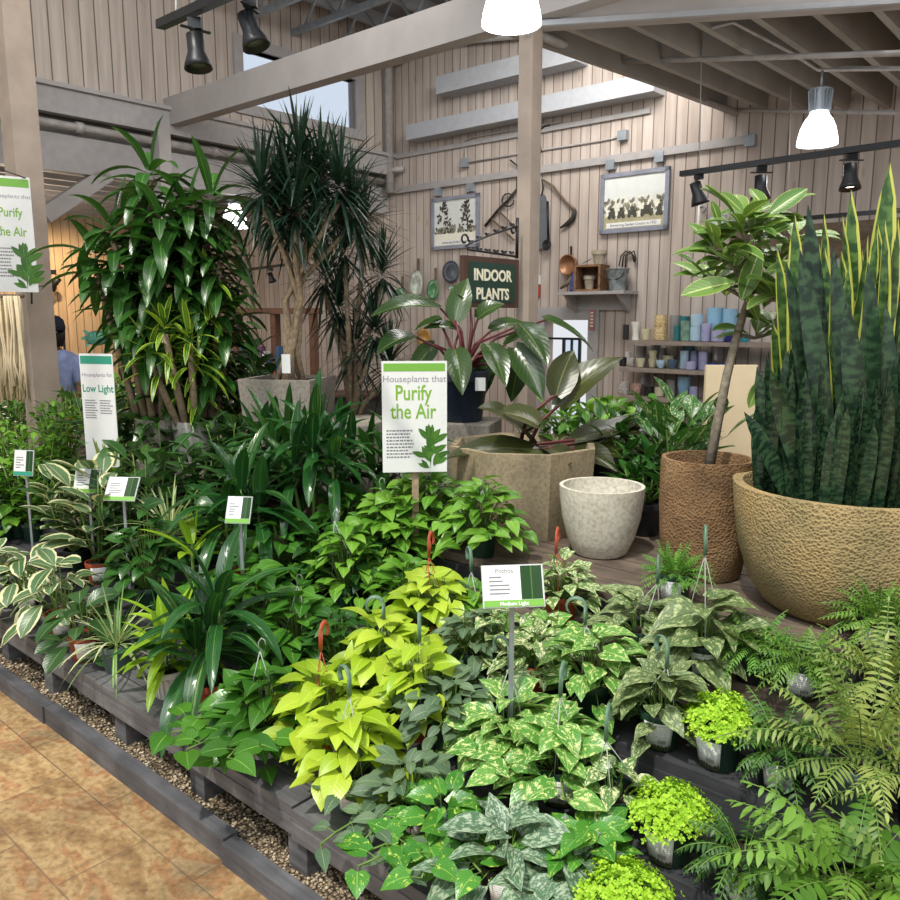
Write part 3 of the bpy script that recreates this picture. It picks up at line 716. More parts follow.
def pedestal(name, label, px0, px1, py0, y, mat, depth, group=None, rot=-.25, base=.73):
    a = hit_y(px0, py0, y); b = hit_y(px1, py0, y); w = b.x-a.x; h = a.z-base
    o = bx((0, 0, h/2), (w*.9, depth, h)).build(name, mat, smooth=False, loc=((a.x+b.x)/2, y+depth/2, base), rz=rot)
    tag(o, label, 'pedestal', group); m = o.modifiers.new('bevel', 'BEVEL'); m.width = .008; m.segments = 2
    return Vector(((a.x+b.x)/2, y+depth/2, a.z))
PG = 'stone blocks under the raised planters'
PED1 = pedestal('stone_pedestal', 'speckled concrete block under the square planter of twisted canes', 262, 388, 424, 4.55, M['s_conc'], .46, PG)
PED2 = pedestal('stone_pedestal', 'speckled concrete block under the black nursery pot of red-stemmed philodendron', 430, 502, 424, 4.25, M['s_conc'], .36, PG)
PED4 = pedestal('stone_pedestal', 'grey stone block under the pale planters of corn plants', 132, 226, 462, 4.9, M['s_conc'], .4, PG)
# square planter of the marginata
def sqplanter(label, p, w, h, mat, rot):
    t = thing('square_planter', label, 'planter', p, rot, 'square concrete planters')
    mb = MB(); n0 = 0
    for (s_, z) in ((.46, 0), (.5, h*.96), (.5, h), (.44, h), (.44, h-.05), (.01, h-.05)):
        for x, y in ((-1, -1), (1, -1), (1, 1), (-1, 1)): mb.v.append(Vector((x*w*s_, y*w*s_, z)))
    for i in range(5):
        for k in range(4): mb.quad([i*4+k, i*4+(k+1) % 4, i*4+4+(k+1) % 4, i*4+4+k])
    mb.quad([3, 2, 1, 0]); mb.quad([20, 21, 22, 23]); mb.build('body', mat, t, smooth=False)
    bx((0, 0, h-.035), (w*.87, w*.87, .03)).build('soil', M['soil'], t, smooth=False); return t
y_ = 4.62; a = hit_y(238, 380, y_); b_ = hit_y(324, 380, y_)
SQP = Vector(((a.x+b_.x)/2, y_+.22, PED1.z)); SQW = (b_.x-a.x)*.9; SQH = a.z-PED1.z
sqplanter('square speckled concrete planter with a bundle of twisted bare canes', SQP, SQW, SQH, M['s_conc'], -.2)

# pale planters for the corn plants
def tub(label, px, py0, py1, w, y, mat, prof=None, group=None, name='round_planter'):
    a = hit_y(px, py0, y); b = hit_y(px, py1, y)
    p = Vector((a.x, y, b.z)); H = a.z-b.z; R = w/2*y/790
    return planter(name, label, p, R, H, mat, prof or [(.8, 0), (.84, .04), (.95, .5), (1, .95), (1, 1)], group=group), p+Vector((0, 0, H)), R
_, CP1, CR1 = tub('pale grey planter of the tall corn plant, left of the white one', 158, 418, 462, 44, 5.05, M['s_conc'])
_, CP2, CR2 = tub('white round planter of the striped corn plant, left of the concrete square planter', 196, 420, 462, 46, 5.0, M['s_pale'])

# ================================================================ CARDS AND SIGNS
def orient(rz=0, rx=0): return (rx, 0, rz)
def leafprint(mb, x, z, L, ang, w=.3, y=-.0022, n=6):
    n0 = len(mb.v); dx, dz = math.sin(ang), math.cos(ang)
    for i in range(n+1):
        t = i/n; ww = math.sin(PI*min(1, t*1.02))**.8*L*w/2
        for s_ in (-1, 1): mb.v.append(Vector((x+dx*L*t+dz*ww*s_, y, z+dz*L*t-dx*ww*s_)))
    rr = ((n0*.37) % 1, .3)
    for i in range(n): k = n0+i*2; mb.quad([k, k+1, k+3, k+2], [(0, 0), (1, 0), (1, 1), (0, 1)], rr)
def smallprint(t, x0, x1, z, n, h, name='small_print', mat=None, lines=None):
    mb = MB(); r = random.Random(n*7+int(x0*1000))
    for i in range(n):
        x = x0; zz = z-i*h
        xe = x1-r.random()*.25*(x1-x0)
        while x < xe:
            w = r.uniform(.05, .14)*(x1-x0); w = min(w, xe-x)
            mb.box((x+w/2, -.0028, zz), (w*.86, .0008, h*.42)); x += w+.012*(x1-x0)*1.4
    return mb.build(name, mat or M['txtgrey'], t, smooth=False)
def bigsign(label, p, w, h, rz, band, kind, lean=0.0, group='tall printed houseplant signs'):
    t = thing('card_sign', label, 'sign', p, rz, group); t.rotation_euler = (lean, 0, rz)
    bx((0, 0, h/2), (w, .004, h)).build('board', M['card'], t, smooth=False)
    bx((0, -.0024, h*.945), (w*.94, .001, h*.07)).build('colour_band', M['gband' if band == 'g' else 'tband'], t, smooth=False)
    if kind == 'purify':
        text_mesh('heading', 'Houseplants that', w*.142, M['txtpurp'], t, (0, -.0022, h*.815), 'CENTER')
        text_mesh('title', 'Purify', w*.33, M['txtgreen'], t, (-w*.02, -.0022, h*.655), 'CENTER', off=.0012, sx=.74)
        text_mesh('title', 'the Air', w*.33, M['txtgreen'], t, (-w*.02, -.0022, h*.49), 'CENTER', off=.0012, sx=.74)
        smallprint(t, -w*.44, w*.0, h*.38, 9, h*.030)
        mb = MB(); r = random.Random(2)
        for k in range(26):
            a = r.uniform(-1.3, 1.3); z0 = h*(.03+.3*r.random()); leafprint(mb, w*(.24+r.uniform(-.08, .08)), z0, h*.13*r.uniform(.7, 1.3), a, .34, -.0024-.0001*k)
        leafprint(mb, w*.24, 0.01, h*.4, .05, .04, -.0023)
        mb.build('plant_picture', L['pothos'], t, smooth=False)
    else:
        text_mesh('heading', 'Houseplants for', w*.142, M['txtpurp'], t, (0, -.0022, h*.80), 'CENTER')
        text_mesh('title', 'Low Light', w*.265, M['txtteal'], t, (0, -.0022, h*.665), 'CENTER', off=.001, sx=.88)
        smallprint(t, -w*.42, -w*.04, h*.59, 8, h*.022); smallprint(t, w*.03, w*.42, h*.59, 6, h*.022)
        mb = MB(); r = random.Random(4)
        for k in range(16): leafprint(mb, w*(-.2+.6*r.random()), 0.005, h*r.uniform(.15, .3), r.uniform(-.35, .35), .12, -.0024-.0001*k)
        mb.build('plant_picture', L['snakeb'], t, smooth=False)
    return t
a = hit_y(383, 472, 3.45); b_ = hit_y(447, 361, 3.45)
bigsign('large white card sign reading Houseplants that Purify the Air, standing among the centre plants', Vector(((a.x+b_.x)/2, 3.45, a.z)), b_.x-a.x, b_.z-a.z, .08, 'g', 'purify')
t = thing('sign_stake', 'wooden stake holding up the large card sign at the centre', 'stake', ((a.x+b_.x)/2, 3.47, .73)); bx((0, 0, (a.z+.2-.73)/2), (.03, .015, a.z+.2-.73)).build('stake', M['cane'], t, smooth=False)
a = hit_y(86, 463, 4.5); b_ = hit_y(113, 350, 4.5)
bigsign('tall white card sign reading Houseplants for Low Light at the left', Vector(((a.x+b_.x)/2, 4.5, a.z-.02)), (b_.x-a.x)*1.12, b_.z-a.z, -.28, 't', 'low')
t = thing('sign_stake', 'wooden stake holding up the Low Light card sign', 'stake', ((a.x+b_.x)/2, 4.53, .73)); bx((0, 0, (a.z+.15-.73)/2), (.03, .015, a.z+.15-.73)).build('stake', M['cane'], t, smooth=False)
a = hit_y(-1, 292, 5.35); b_ = hit_y(27, 176, 5.35)
bigsign('card sign reading Houseplants that Purify the Air hung on the left post', Vector(((a.x+b_.x)/2, 5.35, a.z)), b_.x-a.x, b_.z-a.z, .55, 'g', 'purify')
mb = MB(); mb.tube([(b_.x-.02, 5.37, b_.z-.01), (W(LPX, LPD, 0).x, 5.6, b_.z+.12)], .004, 6); tag(mb.build('hanging_string', M['blackp']), 'thin black cord tying the hung card sign to the left post', 'cord')
# small plant cards in clear holders on stakes
def cardholder(px, py, w, h, y, rz, lean, label, zfoot, band='g', head=None, foot=None):
    c = hit_y(px, py, y); W_ = w*y/790; H_ = h*y/790
    t = thing('plant_card', label, 'sign', (c.x, c.y, zfoot), rz, 'small plant cards on grey stakes')
    z0 = c.z-zfoot
    MB().box((0, .012, z0/2), (.014, .008, z0)).build('stake', M['steel'], t, smooth=False)
    e = thing('card_holder', None, None); del_ = e; 
    o = bx((0, 0, 0), (W_*1.04, .006, H_*1.04)).build('holder', M['cardclear'], t, smooth=False); bpy.data.objects.remove(e)
    o.location = (0, 0, z0); o.rotation_euler = (lean, 0, 0)
    q = bx((0, -.0036, 0), (W_, .001, H_)).build('card', M['card'], o, smooth=False)
    bm_ = bx((0, -.0045, -H_*.42), (W_, .0008, H_*.16)).build('colour_band', M['gband' if band == 'g' else 'tband'], o, smooth=False)
    mb = MB(); mb.box((W_*.31, -.0045, H_*.08), (W_*.36, .0008, H_*.82)); mb.build('plant_picture', L['deep'], o, smooth=False)
    r = random.Random(int(px)); mb = MB()
    for k in range(5):
        ww = W_*r.uniform(.2, .42); mb.box((-W_*.4+ww/2, -.0046, H_*(.22-.1*k)), (ww, .0006, H_*.035))
    mb.build('small_print', M['txtgrey'], o, smooth=False)
    if head: text_mesh('heading', head, H_*.16, M['txtgrey'], o, (-W_*.14, -.0046, H_*.32), 'CENTER')
    if foot: text_mesh('footer', foot, H_*.13, M['card'], o, (0, -.0053, -H_*.47), 'CENTER', off=.0004)
    return t
cardholder(513, 586, 62, 42, 2.25, .10, -.45, 'angled Pothos plant card on a grey stake in the centre foreground', .371, 'g', 'Pothos', 'Medium Light')
cardholder(24, 463, 21, 25, hit_d(24, 463, 1.78).y, -.18, -.2, 'small plant card with teal foot, leftmost of the little stake cards', .371, 't')
cardholder(87, 481, 26, 24, hit_d(87, 481, 1.86).y, -.15, -.35, 'small plant card half covered by leaves, second little stake card from the left', .371)
cardholder(122, 489, 32, 25, hit_d(122, 489, 1.86).y, -.12, -.6, 'small tilted plant card right beside the half covered one, under the corn plants', .371)
cardholder(239, 510, 25, 27, hit_d(239, 510, 1.90).y, -.12, -.45, 'small white plant card poking out above the long striped leaves left of centre', .371)
# clear cream panel behind the ficus
a = hit_y(701, 458, 4.3); b_ = hit_y(757, 365, 4.3)
o = bx((0, 0, (b_.z-.73)/2), (b_.x-a.x, .03, b_.z-.73)).build('cream_panel', M['cream'], smooth=False, loc=((a.x+b_.x)/2, 4.3, .73), rz=0.0)
tag(o, 'plain cream coloured panel standing behind the leaning ficus trunk', 'panel')

# INDOOR PLANTS sign on its scrolled bracket
ps = -PX
SX = PX
e1 = hit_s(517, 262, -SX); e0 = hit_s(462, 253, -SX)
d1, d0 = e1.dot(V), e0.dot(V); sw = d1-d0
zt = (e0.z+e1.z)/2; sh = .33*sw/.62*1.04
t = thing('hanging_sign', 'dark green sign reading INDOOR PLANTS hanging in a brown frame from the centre post', 'sign', W(SX, (d0+d1)/2, zt-sh), RZ+PI/2)
# local x runs along +V
bx((0, 0, sh/2), (sw, .03, sh)).build('board', M['signwood'], t, smooth=False)
for sgn in (-1, 1): pass
bx((0, -.016, sh/2), (sw*.84, .006, sh*.78)).build('face', M['signgreen'], t, smooth=False)
text_mesh('lettering', 'INDOOR', sh*.31, M['creamtxt'], t, (0, -.020, sh*.54), 'CENTER', off=.003)
text_mesh('lettering', 'PLANTS', sh*.31, M['creamtxt'], t, (0, -.020, sh*.17), 'CENTER', off=.003)
t = thing('sign_bracket', 'black scrolled iron bracket with leaf shapes above the INDOOR PLANTS sign', 'bracket', W(SX, (d0+d1)/2, zt), RZ+PI/2)
mb = MB(); mb.tube([(sw*.5, 0, .25), (sw*.5, 0, .01)], .009, 8)
mb.tube([(sw*.5, 0, .02), (-sw*.4, 0, .035)], .007, 8); mb.tube([(sw*.5, 0, .20), (0, 0, .13), (-sw*.36, 0, .07), (-sw*.44, 0, .05)], .006, 8)
for (cx, cz, r) in ((-sw*.46, .085, .035), (sw*.42, .17, .03)): mb.tube([(cx+math.cos(a)*r*(1-a/9), 0, cz+math.sin(a)*r*(1-a/9)) for a in [k*.5 for k in range(12)]], .006, 6)
mb.build('scroll_bar', M['black'], t)
mb = MB()
for k in range(6):
    x = -sw*.34+k*sw*.15
    for z in (.035, .075+k*.025):
        mb = MB()
        for s_ in (-1, 1): mb.leaf((x, 0, z), (s_*.8, .2, .5), (0, 1, 0), .035, .022, LANCE, droop=.3, nseg=3)
        mb.build('leaf_ornament', M['black'], t)
ornaments_done = True

# ================================================================ LAMPS
M['lampglow'] = glow('lamp_shade_lit', 'ffffff', 5.0)
M['tglow'] = glow('track_bulb', 'ffd9b0', 14)
def highbay(label, px, pyb, w, h, y, cap=True, group='glowing bell shaped ceiling lamps'):
    p = hit_y(px, pyb, y); R = w/2*y/790; H = h*y/790
    t = thing('pendant_lamp', label, 'lamp', p, 0, group)
    pr = [(1, 0), (1.0, .05), (.96, .25), (.86, .5), (.7, .72), (.5, .88), (.42, 1)]
    mb = MB().lathe([(r*R, z*H) for r, z in pr], 32); mb.build('lamp_shade', M['lampglow'], t)
    mb = MB()
    for k in range(18):
        a = 2*PI*k/18; mb.bar((math.cos(a)*R*.46, math.sin(a)*R*.46, H*.98), (math.cos(a)*R*.55, math.sin(a)*R*.55, H*1.62), .004, .012)
    mb.lathe([(R*.3, H), (R*.3, H*1.6)], 20); mb.build('cooling_fins', M['steel'], t, smooth=False)
    mb = MB(); mb.lathe([(R*.57, H*1.6), (R*.55, H*1.66), (R*.2, H*1.7)], 24); mb.tube([(0, 0, H*1.7), (0, 0, H*2.2)], .008, 8); mb.build('ceiling_mount', M['steel'], t)
    l = bpy.data.lights.new('lamp_light', 'POINT'); l.energy = 14; l.shadow_soft_size = R; l.color = (.97, .98, 1)
    lo = bpy.data.objects.new('lamp_light', l); COL.objects.link(lo); lo.location = p+Vector((0, 0, -.06))
    return t
highbay('big glowing bell lamp cut off by the top edge of the picture', 511.5, 25, 55, 40, 4.4)
highbay('glowing bell lamp with a finned top hanging from the joists at the upper right', 817, 145, 36, 30, 5.2)
highbay('small distant glowing lamp seen between the corn plant and the twisted canes', 235, 228, 24, 22, 9.2)
def trackhead(name, label, px, py, y, size, aim, lit, group, dark='black', body='black'):
    """px,py = where the fixture joins the track; size metres"""
    p = hit_y(px, py, y); t = thing(name, label, 'spotlight', p, 0, group)
    s_ = size; aim = Vector(aim).normalized()
    mb = MB(); mb.box((0, 0, -.02*s_/.2), (.05*s_/.2, .03, .04*s_/.2)); mb.build('track_adapter', M['black'], t, smooth=False)
    c = Vector((0, 0, -s_*.62)); side = aim.cross(Vector((0, 0, 1)))
    side = side.normalized() if side.length > .1 else Vector((1, 0, 0))
    R = s_*.26; mb = MB()
    for sg in (-1, 1): mb.bar(Vector((0, 0, -s_*.2))+side*(sg*R*1.15), c+side*(sg*R*1.15), .005, .014)
    mb.bar(Vector((0, 0, -s_*.2))+side*(R*1.15), Vector((0, 0, -s_*.2))-side*(R*1.15), .014, .006); mb.tube([(0, 0, -.02), (0, 0, -s_*.2)], .01, 8)
    mb.build('yoke', M['black'], t, smooth=False)
    q = Vector((0, 0, 1)).rotation_difference(aim)
    mb = MB().lathe([(R*.35, -s_*.36), (R*.62, -s_*.34), (R*.62, -s_*.02), (R*.95, s_*.2), (R*1.02, s_*.3), (R*.9, s_*.3), (R*.7, s_*.16), (.002, s_*.14)], 24)
    mb.v = [q @ v+c for v in mb.v]; mb.build('lamp_head', M[body], t)
    mb = MB().lathe([(.001, s_*.17), (R*.7, s_*.18), (R*.7, s_*.2), (.001, s_*.2)], 20); mb.v = [q @ v+c for v in mb.v]; mb.build('bulb', M['tglow'] if lit else M['steel'], t)
    return t
TG = 'black track spotlights'
a = hit_y(160, 25, 3.3); b_ = hit_y(300, -38, 2.55)
def track(label, a, b):
    o = MB().bar(a, b, .035, .03).build('light_track', M['black'], smooth=False); return tag(o, label, 'light track', 'black lighting tracks')
track('black lighting track at the upper left carrying two downward spotlights', a, b_)
trackhead('track_spotlight', 'black bell spotlight hanging under the near end of the upper left track', 195, 18, 3.1, .19, (.1, -.1, -1), False, TG)
trackhead('track_spotlight', 'black spotlight with silver rim tilted right on the upper left track', 250, -4, 2.9, .18, (.35, -.1, -1), False, TG, body='black')
a = hit_d(681, 174, 4.6); b_ = hit_d(915, 141, 4.45)
track('long black lighting track crossing the back wall at the upper right', a, b_)
def ontrack(px): 
    k = (px-681)/(915-681); p = a.lerp(b_, k); return p
for px, py, aim, lit, l in ((699, 172, (.25, 0, -.8), False, 'black unlit spotlight at the left end of the upper right track'), (762, 165, (.0, -.1, -1), True, 'lit black spotlight in the middle of the upper right track'), (852, 152, (0, -.15, -1), True, 'lit black spotlight near the right end of the upper right track')):
    p = ontrack(px); trackhead('track_spotlight', l, px, py, p.y, .2, aim, lit, TG)
a = hit_d(772, 221, 6.5); b_ = hit_d(915, 209, 6.4); track('lower black lighting track partly hidden behind the snake plant tips', a, b_)
a = hit_d(236, 271, 6.4); b_ = hit_d(300, 263, 6.3); track('distant dark lighting track behind the twisted canes', a, b_)
trackhead('track_spotlight', 'small distant spotlight left of the twisted canes', 250, 270, hit_d(250, 270, 6.4).y, .2, (0, 0, -1), False, TG)
trackhead('track_spotlight', 'small distant spotlight just right of its twin, beside the twisted canes', 271, 268, hit_d(271, 268, 6.4).y, .2, (.3, 0, -1), False, TG)
trackhead('track_spotlight', 'small distant spotlight shining on the warm far wall at the left', 53, 270, 11.5, .3, (-.6, .2, -.5), True, TG)
# hanger rods for the tracks and lamps
for (x, y0, y1, y, l) in ((176, 0, 20, 3.2, 'thin rod holding the upper left light track'), (699, 30, 172, 5.6, 'thin rod holding the left end of the upper right light track'), (788, 85, 200, 5.9, 'thin white cable dropping behind the upper right light track')):
    tag(MB().tube([hit_y(x+ (3 if x > 300 else 0), y0, y), hit_y(x, y1, y)], .004, 6).build('hanger_rod', M['pipe']), l, 'rod')
# ================================================================ THINGS ON THE BACK WALL
def wallthing(name, label, cat, px, py, off=.01, group=None):
    p = hit_d(px, py, DB-off); return thing(name, label, cat, p, RZ, group)
def wsize(px0, py0, px1, py1, D=DB):
    a = room(hit_d(px0, py0, D)); b = room(hit_d(px1, py1, D)); return abs(b[0]-a[0]), abs(a[2]-b[2])
def photomat(name, seed):
    m, t, b = nt(name, .35)
    uv = N(t, 'ShaderNodeTexCoord'); sp = N(t, 'ShaderNodeSeparateXYZ'); lk(t, uv.outputs['Object'], sp.inputs[0])
    no = N(t, 'ShaderNodeTexNoise'); no.inputs['Scale'].default_value = 16; no.inputs['Detail'].default_value = 8; lk(t, uv.outputs['Object'], no.inputs['Vector'])
    r = ramp(t, no.outputs[0], [(.35, 'a9a690'), (.55, 'cfcbb8'), (.7, 'dfdccf')]); lk(t, r.outputs[0], b.inputs['Base Color']); return m
PHM = photomat('faded_photograph', 1)
M['psky'] = plain('photo_sky', 'ccd0cc', .4, var=.03); M['pground'] = plain('photo_ground', 'a59f80', .4, var=.1, scale=25)
M['pdark'] = plain('photo_dark', '4d4c42', .4, var=.2, scale=40); M['pmid'] = plain('photo_mid', '8f8d7a', .4, var=.3, scale=40); M['ppale'] = plain('photo_pale', 'dad8c9', .4, var=.06, scale=60)
M['frame'] = plain('grey_picture_frame', '7f8390', .5)
def framed(label, x0, y0, x1, y1, cap, kind):
    # corners: (x0,y0) upper left, (x1,y1) lower right of the frame
    w, _ = wsize(x0, (y0+y1)/2, x1, (y0+y1)/2); a = hit_d(x0, y0, DB-.03); zc0 = a.z; b = hit_d(x1, y1, DB-.03)
    h = wsize(x0, y0, x0, kind[1])[1]
    c = (hit_d(x0, y0, DB-.03)+hit_d(x1, y0-(x1-x0)*.14, DB-.03))/2
    t = thing('framed_photograph', label, 'picture', Vector((c.x, c.y, zc0-h)), RZ, 'framed old photographs on the board wall')
    fw = w*.055
    mb = MB(); mb.box((0, 0, fw/2), (w, .03, fw)); mb.box((0, 0, h-fw/2), (w, .03, fw)); mb.box((-w/2+fw/2, 0, h/2), (fw, .03, h)); mb.box((w/2-fw/2, 0, h/2), (fw, .03, h)); mb.build('picture_frame', M['frame'], t, smooth=False)
    iw, ih = w-2*fw, h-2*fw
    bx((0, .004, h/2), (iw, .006, ih)).build('picture_sky', M['psky'], t, smooth=False)
    bx((0, -.0005, fw+ih*.14), (iw, .004, ih*.28)).build('picture_ground', M['pground'] if kind[0] == 'cars' else M['ppale'], t, smooth=False)
    r = random.Random(5)
    if kind[0] == 'trees':
        mb = MB()
        for cx in (-.27, .27):
            for k in range(60):
                z = r.random(); wd = (.16*(1-z)**.6+.02)*iw; leafprint(mb, cx*iw+r.uniform(-wd, wd), fw+ih*(.26+.66*z), ih*.09, r.uniform(-1.6, 1.6), .5, -.004)
        mb.build('picture_trees', M['pdark'], t, smooth=False)
        mb = MB()
        for k in range(30): leafprint(mb, r.uniform(-.45, .45)*iw, fw+ih*.26, ih*.2*r.random()+.02, r.uniform(-.8, .8), .5, -.0036)
        mb.build('picture_shrubs', M['pmid'], t, smooth=False)
    else:
        mb = MB()
        for k in range(7): mb.box((-.42*iw+k*iw*.135, -.0035, fw+ih*(.36+.04*(k % 3))), (iw*.1, .002, ih*(.26+.14*((k*5) % 3)/2)))
        mb.build('picture_buildings', M['ppale'], t, smooth=False)
        mb = MB()
        for k in range(46): leafprint(mb, r.uniform(-.47, .47)*iw, fw+ih*r.uniform(.3, .5), ih*.12, r.uniform(-1.2, 1.2), .5, -.0048)
        mb.build('picture_shrubs', M['pmid'], t, smooth=False)
        mb = MB()
        for cx, s_ in ((-.36, .11), (-.2, .11), (-.02, .13), (.22, .2), (.42, .08)):
            x = cx*iw; ww = s_*iw; mb.box((x, -.0055, fw+ih*.29), (ww, .002, ih*.10)); mb.box((x+ww*.05, -.0055, fw+ih*.37), (ww*.6, .002, ih*.08))
            for q in (-.35, .35): leafprint(mb, x+q*ww, fw+ih*.19, ih*.09, 0, 1.0, -.0066)
        mb.build('picture_cars', M['pdark'], t, smooth=False)
    bx((0, -.004, fw+ih*.07), (iw*.9, .002, ih*.1)).build('caption_strip', M['card'], t, smooth=False)
    text_mesh('caption', 'Armstrong Garden Centers in 1932' if kind[0] == 'cars' else cap, ih*.075, M['txtdark'], t, (0, -.0055, fw+ih*.045), 'CENTER', sx=iw*.82/(ih*.075*15.5))
framed('small framed old photograph of two tall trees on the board wall', 432, 199, 479, 244, 'Armstrong Garden Centers', ('trees', 250))
framed('large framed old photograph of parked antique cars on the board wall', 602, 175, 670, 228, '', ('cars', 234))

# wall tools ------------------------------------------------------------
M['rust'] = plain('old_iron', '3b3733', .7, .4, var=.2, scale=30); M['oldwood'] = plain('old_tool_wood', '6a5b4c', .8, var=.15, scale=30); M['greymetal'] = plain('dull_grey_metal', '6d7178', .5, .5)
def wallpoly(mb, pts, rad, D=DB-.03, org=None, flat=1, seg=8): mb.tube([hit_d(x, y, D)-org for x, y in pts], rad, seg, flat); return mb
def wtool(name, label, cat, px, py, parts):
    o0 = hit_d(px, py, DB-.03); t = thing(name, label, cat, o0)
    for nm, mat, strokes in parts:
        mb = MB()
        for pts, rad in strokes: wallpoly(mb, pts, rad, DB-.035, o0)
        mb.build(nm, M[mat], t)
    return t
ringp = [(508+6*math.cos(a), 200+6.5*math.sin(a)) for a in [k*.6 for k in range(11)]]
wtool('frame_saw', 'old iron and wood hay tool with a curved handle, left of the centre post', 'tool', 500, 215, [('handle', 'rust', [([(485, 226), (498, 210), (508, 200), (518, 188)], .014)]), ('curl', 'rust', [(ringp, .008)]), ('crossbar', 'oldwood', [([(492, 219), (514, 240)], .012), ([(498, 210), (516, 228)], .010)]), ('blade', 'rust', [([(510, 160), (518, 166), (517, 188)], .009)])])
wtool('sickle', 'old sickle with jointed wooden handle hanging right of the centre post', 'tool', 560, 200, [('handle', 'oldwood', [([(543, 180), (553, 186), (566, 202), (575, 210)], [.012, .012, .013, .015])]), ('blade', 'rust', [([(575, 210), (573, 218), (567, 224), (560, 228)], [.02, .026, .024, .008])])])
wtool('iron_hook', 'small black iron hook high on the wall beside the centre post', 'hook', 545, 135, [('hook', 'rust', [([(541, 152), (539, 138), (540, 130), (545, 126), (550, 125)], .009)])])
o0 = hit_d(541, 222, DB-.04); t = thing('peel', 'long grey paddle shaped blade hanging beside the centre post', 'tool', o0, RZ)
mb = MB(); n0 = 0
prof = [(-.27, .16), (-.25, .165), (.18, .125), (.25, .09), (.27, .03)]
for z, w in prof:
    for s_, y in ((-1, 0), (1, 0), (1, .012), (-1, .012)): mb.v.append(Vector((s_*w/2, y, z)))
for i in range(4):
    for k in range(4): mb.quad([i*4+k, i*4+(k+1) % 4, i*4+4+(k+1) % 4, i*4+4+k])
mb.quad([3, 2, 1, 0]); mb.quad([16, 17, 18, 19]); mb.build('blade', M['greymetal'], t, smooth=False)
MB().tube([(0, 0, .26), (.02, 0, .33), (.0, 0, .42)], .008).build('hanging_loop', M['rust'], t)
o0 = hit_d(547, 230, DB-.05); t = thing('ladle', 'black long handled ladle hanging over the grey paddle blade', 'tool', o0, RZ)
MB().tube([(.0, 0, .28), (.02, 0, -.1)], .012).build('handle', M['black'], t)
mb = MB().lathe([(.01, 0), (.04, .01), (.055, .03), (.05, .03), (.02, .012)], 20); mb.v = [Matrix.Rotation(PI/2, 3, 'X') @ v*1.0+Vector((.02, 0, -.15)) for v in mb.v]; mb.build('bowl', M['black'], t)
# hung plates and fans over the green plants
def plate(px, py, R, label, col, tall=1.0, tail=False):
    t = wallthing('wall_plate', label, 'plate', px, py, .03, 'round wall plates and hung discs')
    mb = MB().lathe([(.001, 0), (R*.6, .004), (R, .022), (R*.98, .027), (R*.6, .01), (.001, .006)], 28)
    mb.v = [Vector((v.x, -v.z, v.y*tall)) for v in mb.v]; mb.build('plate', col, t)
    if tail: bx((.03, -.004, R*tall+.06), (.03, .01, .14), None).build('handle', M['oldwood'], t, smooth=False)
iri = plain('pearl_glaze', 'b3bdb0', .25, var=.3, scale=9); grn = plain('green_glaze', '4f8a5c', .25, var=.3, scale=10); blu = plain('slate_blue_enamel', '39434f', .35, var=.2, scale=8); ora = plain('amber_glaze', 'b98c4a', .3, var=.3, scale=9)
plate(452, 272, .125, 'dark slate blue plate hung left of the INDOOR PLANTS sign', blu)
plate(417, 284, .11, 'shiny pearl coloured oval paddle plate hung on the board wall', iri, 1.45, True)
plate(401, 297, .085, 'green glazed paddle plate at the lower left of the pearl one', grn, 1.3, True)
plate(434, 290, .09, 'mottled green paddle plate between the pearl and slate blue plates', grn, 1.3, True)
plate(425, 337, .11, 'amber glowing round plate behind the red-stemmed philodendron', ora)
t = wallthing('wall_lantern', 'small dark diamond shaped ornament hanging beside the marginata leaves', 'ornament', 382, 287, .05)
mb = MB().lathe([(.001, -.09), (.075, .0), (.001, .08)], 4); mb.build('body', M['black'], t, smooth=False)
# fire alarm and little sign
t = wallthing('fire_alarm', 'white and red alarm box on the wall right behind the centre post', 'alarm', 534.5, 285, .03)
bx((0, 0, .05), (.12, .05, .09)).build('upper_box', M['card'], t, smooth=False); bx((0, 0, -.06), (.11, .05, .12)).build('lower_box', plain('alarm_red', 'b5382f', .4), t, smooth=False)
t = wallthing('door_notice', 'narrow red and white notice beside the bright doorway', 'sign', 592, 320, .05)
bx((0, 0, 0), (.05, .006, .19)).build('notice', plain('notice_red', 'b06a5c', .5), t, smooth=False)
mb = MB()
for k in range(5): mb.box((0, -.004, .07-k*.032), (.03, .002, .016))
mb.build('symbol', M['card'], t, smooth=False)
t = wallthing('wall_notice', 'small pale framed notice on the wall under the left track spotlight', 'sign', 717, 223, .03)
bx((0, 0, 0), (.16, .015, .13)).build('frame', M['steel'], t, smooth=False); bx((0, -.009, 0), (.13, .004, .1)).build('notice', plain('pale_green_notice', 'a9b9a4', .5), t, smooth=False)
for px, l in ((698.5, 'thin white candle rod hanging left of the small framed notice'), (732, 'thin white candle rod hanging right of the small framed notice')):
    t = wallthing('hanging_rod', l, 'rod', px, 222, .05, 'pair of white rods on the wall'); MB().tube([(0, 0, .15), (0, 0, -.16)], .011).build('rod', M['card'], t)
    MB().tube([(.01, 0, .12), (.06, -.03, .13), (.08, -.03, .10), (.04, 0, .08)], .01).build('hook', M['steel'], t)
# dark sconce board at the right
t = wallthing('wall_board', 'brown wooden board on the wall behind the snake plant tips', 'board', 822, 240, .05)
bx((0, 0, 0), (1.5, .03, .26)).build('board', M['oldwood'], t, smooth=False)
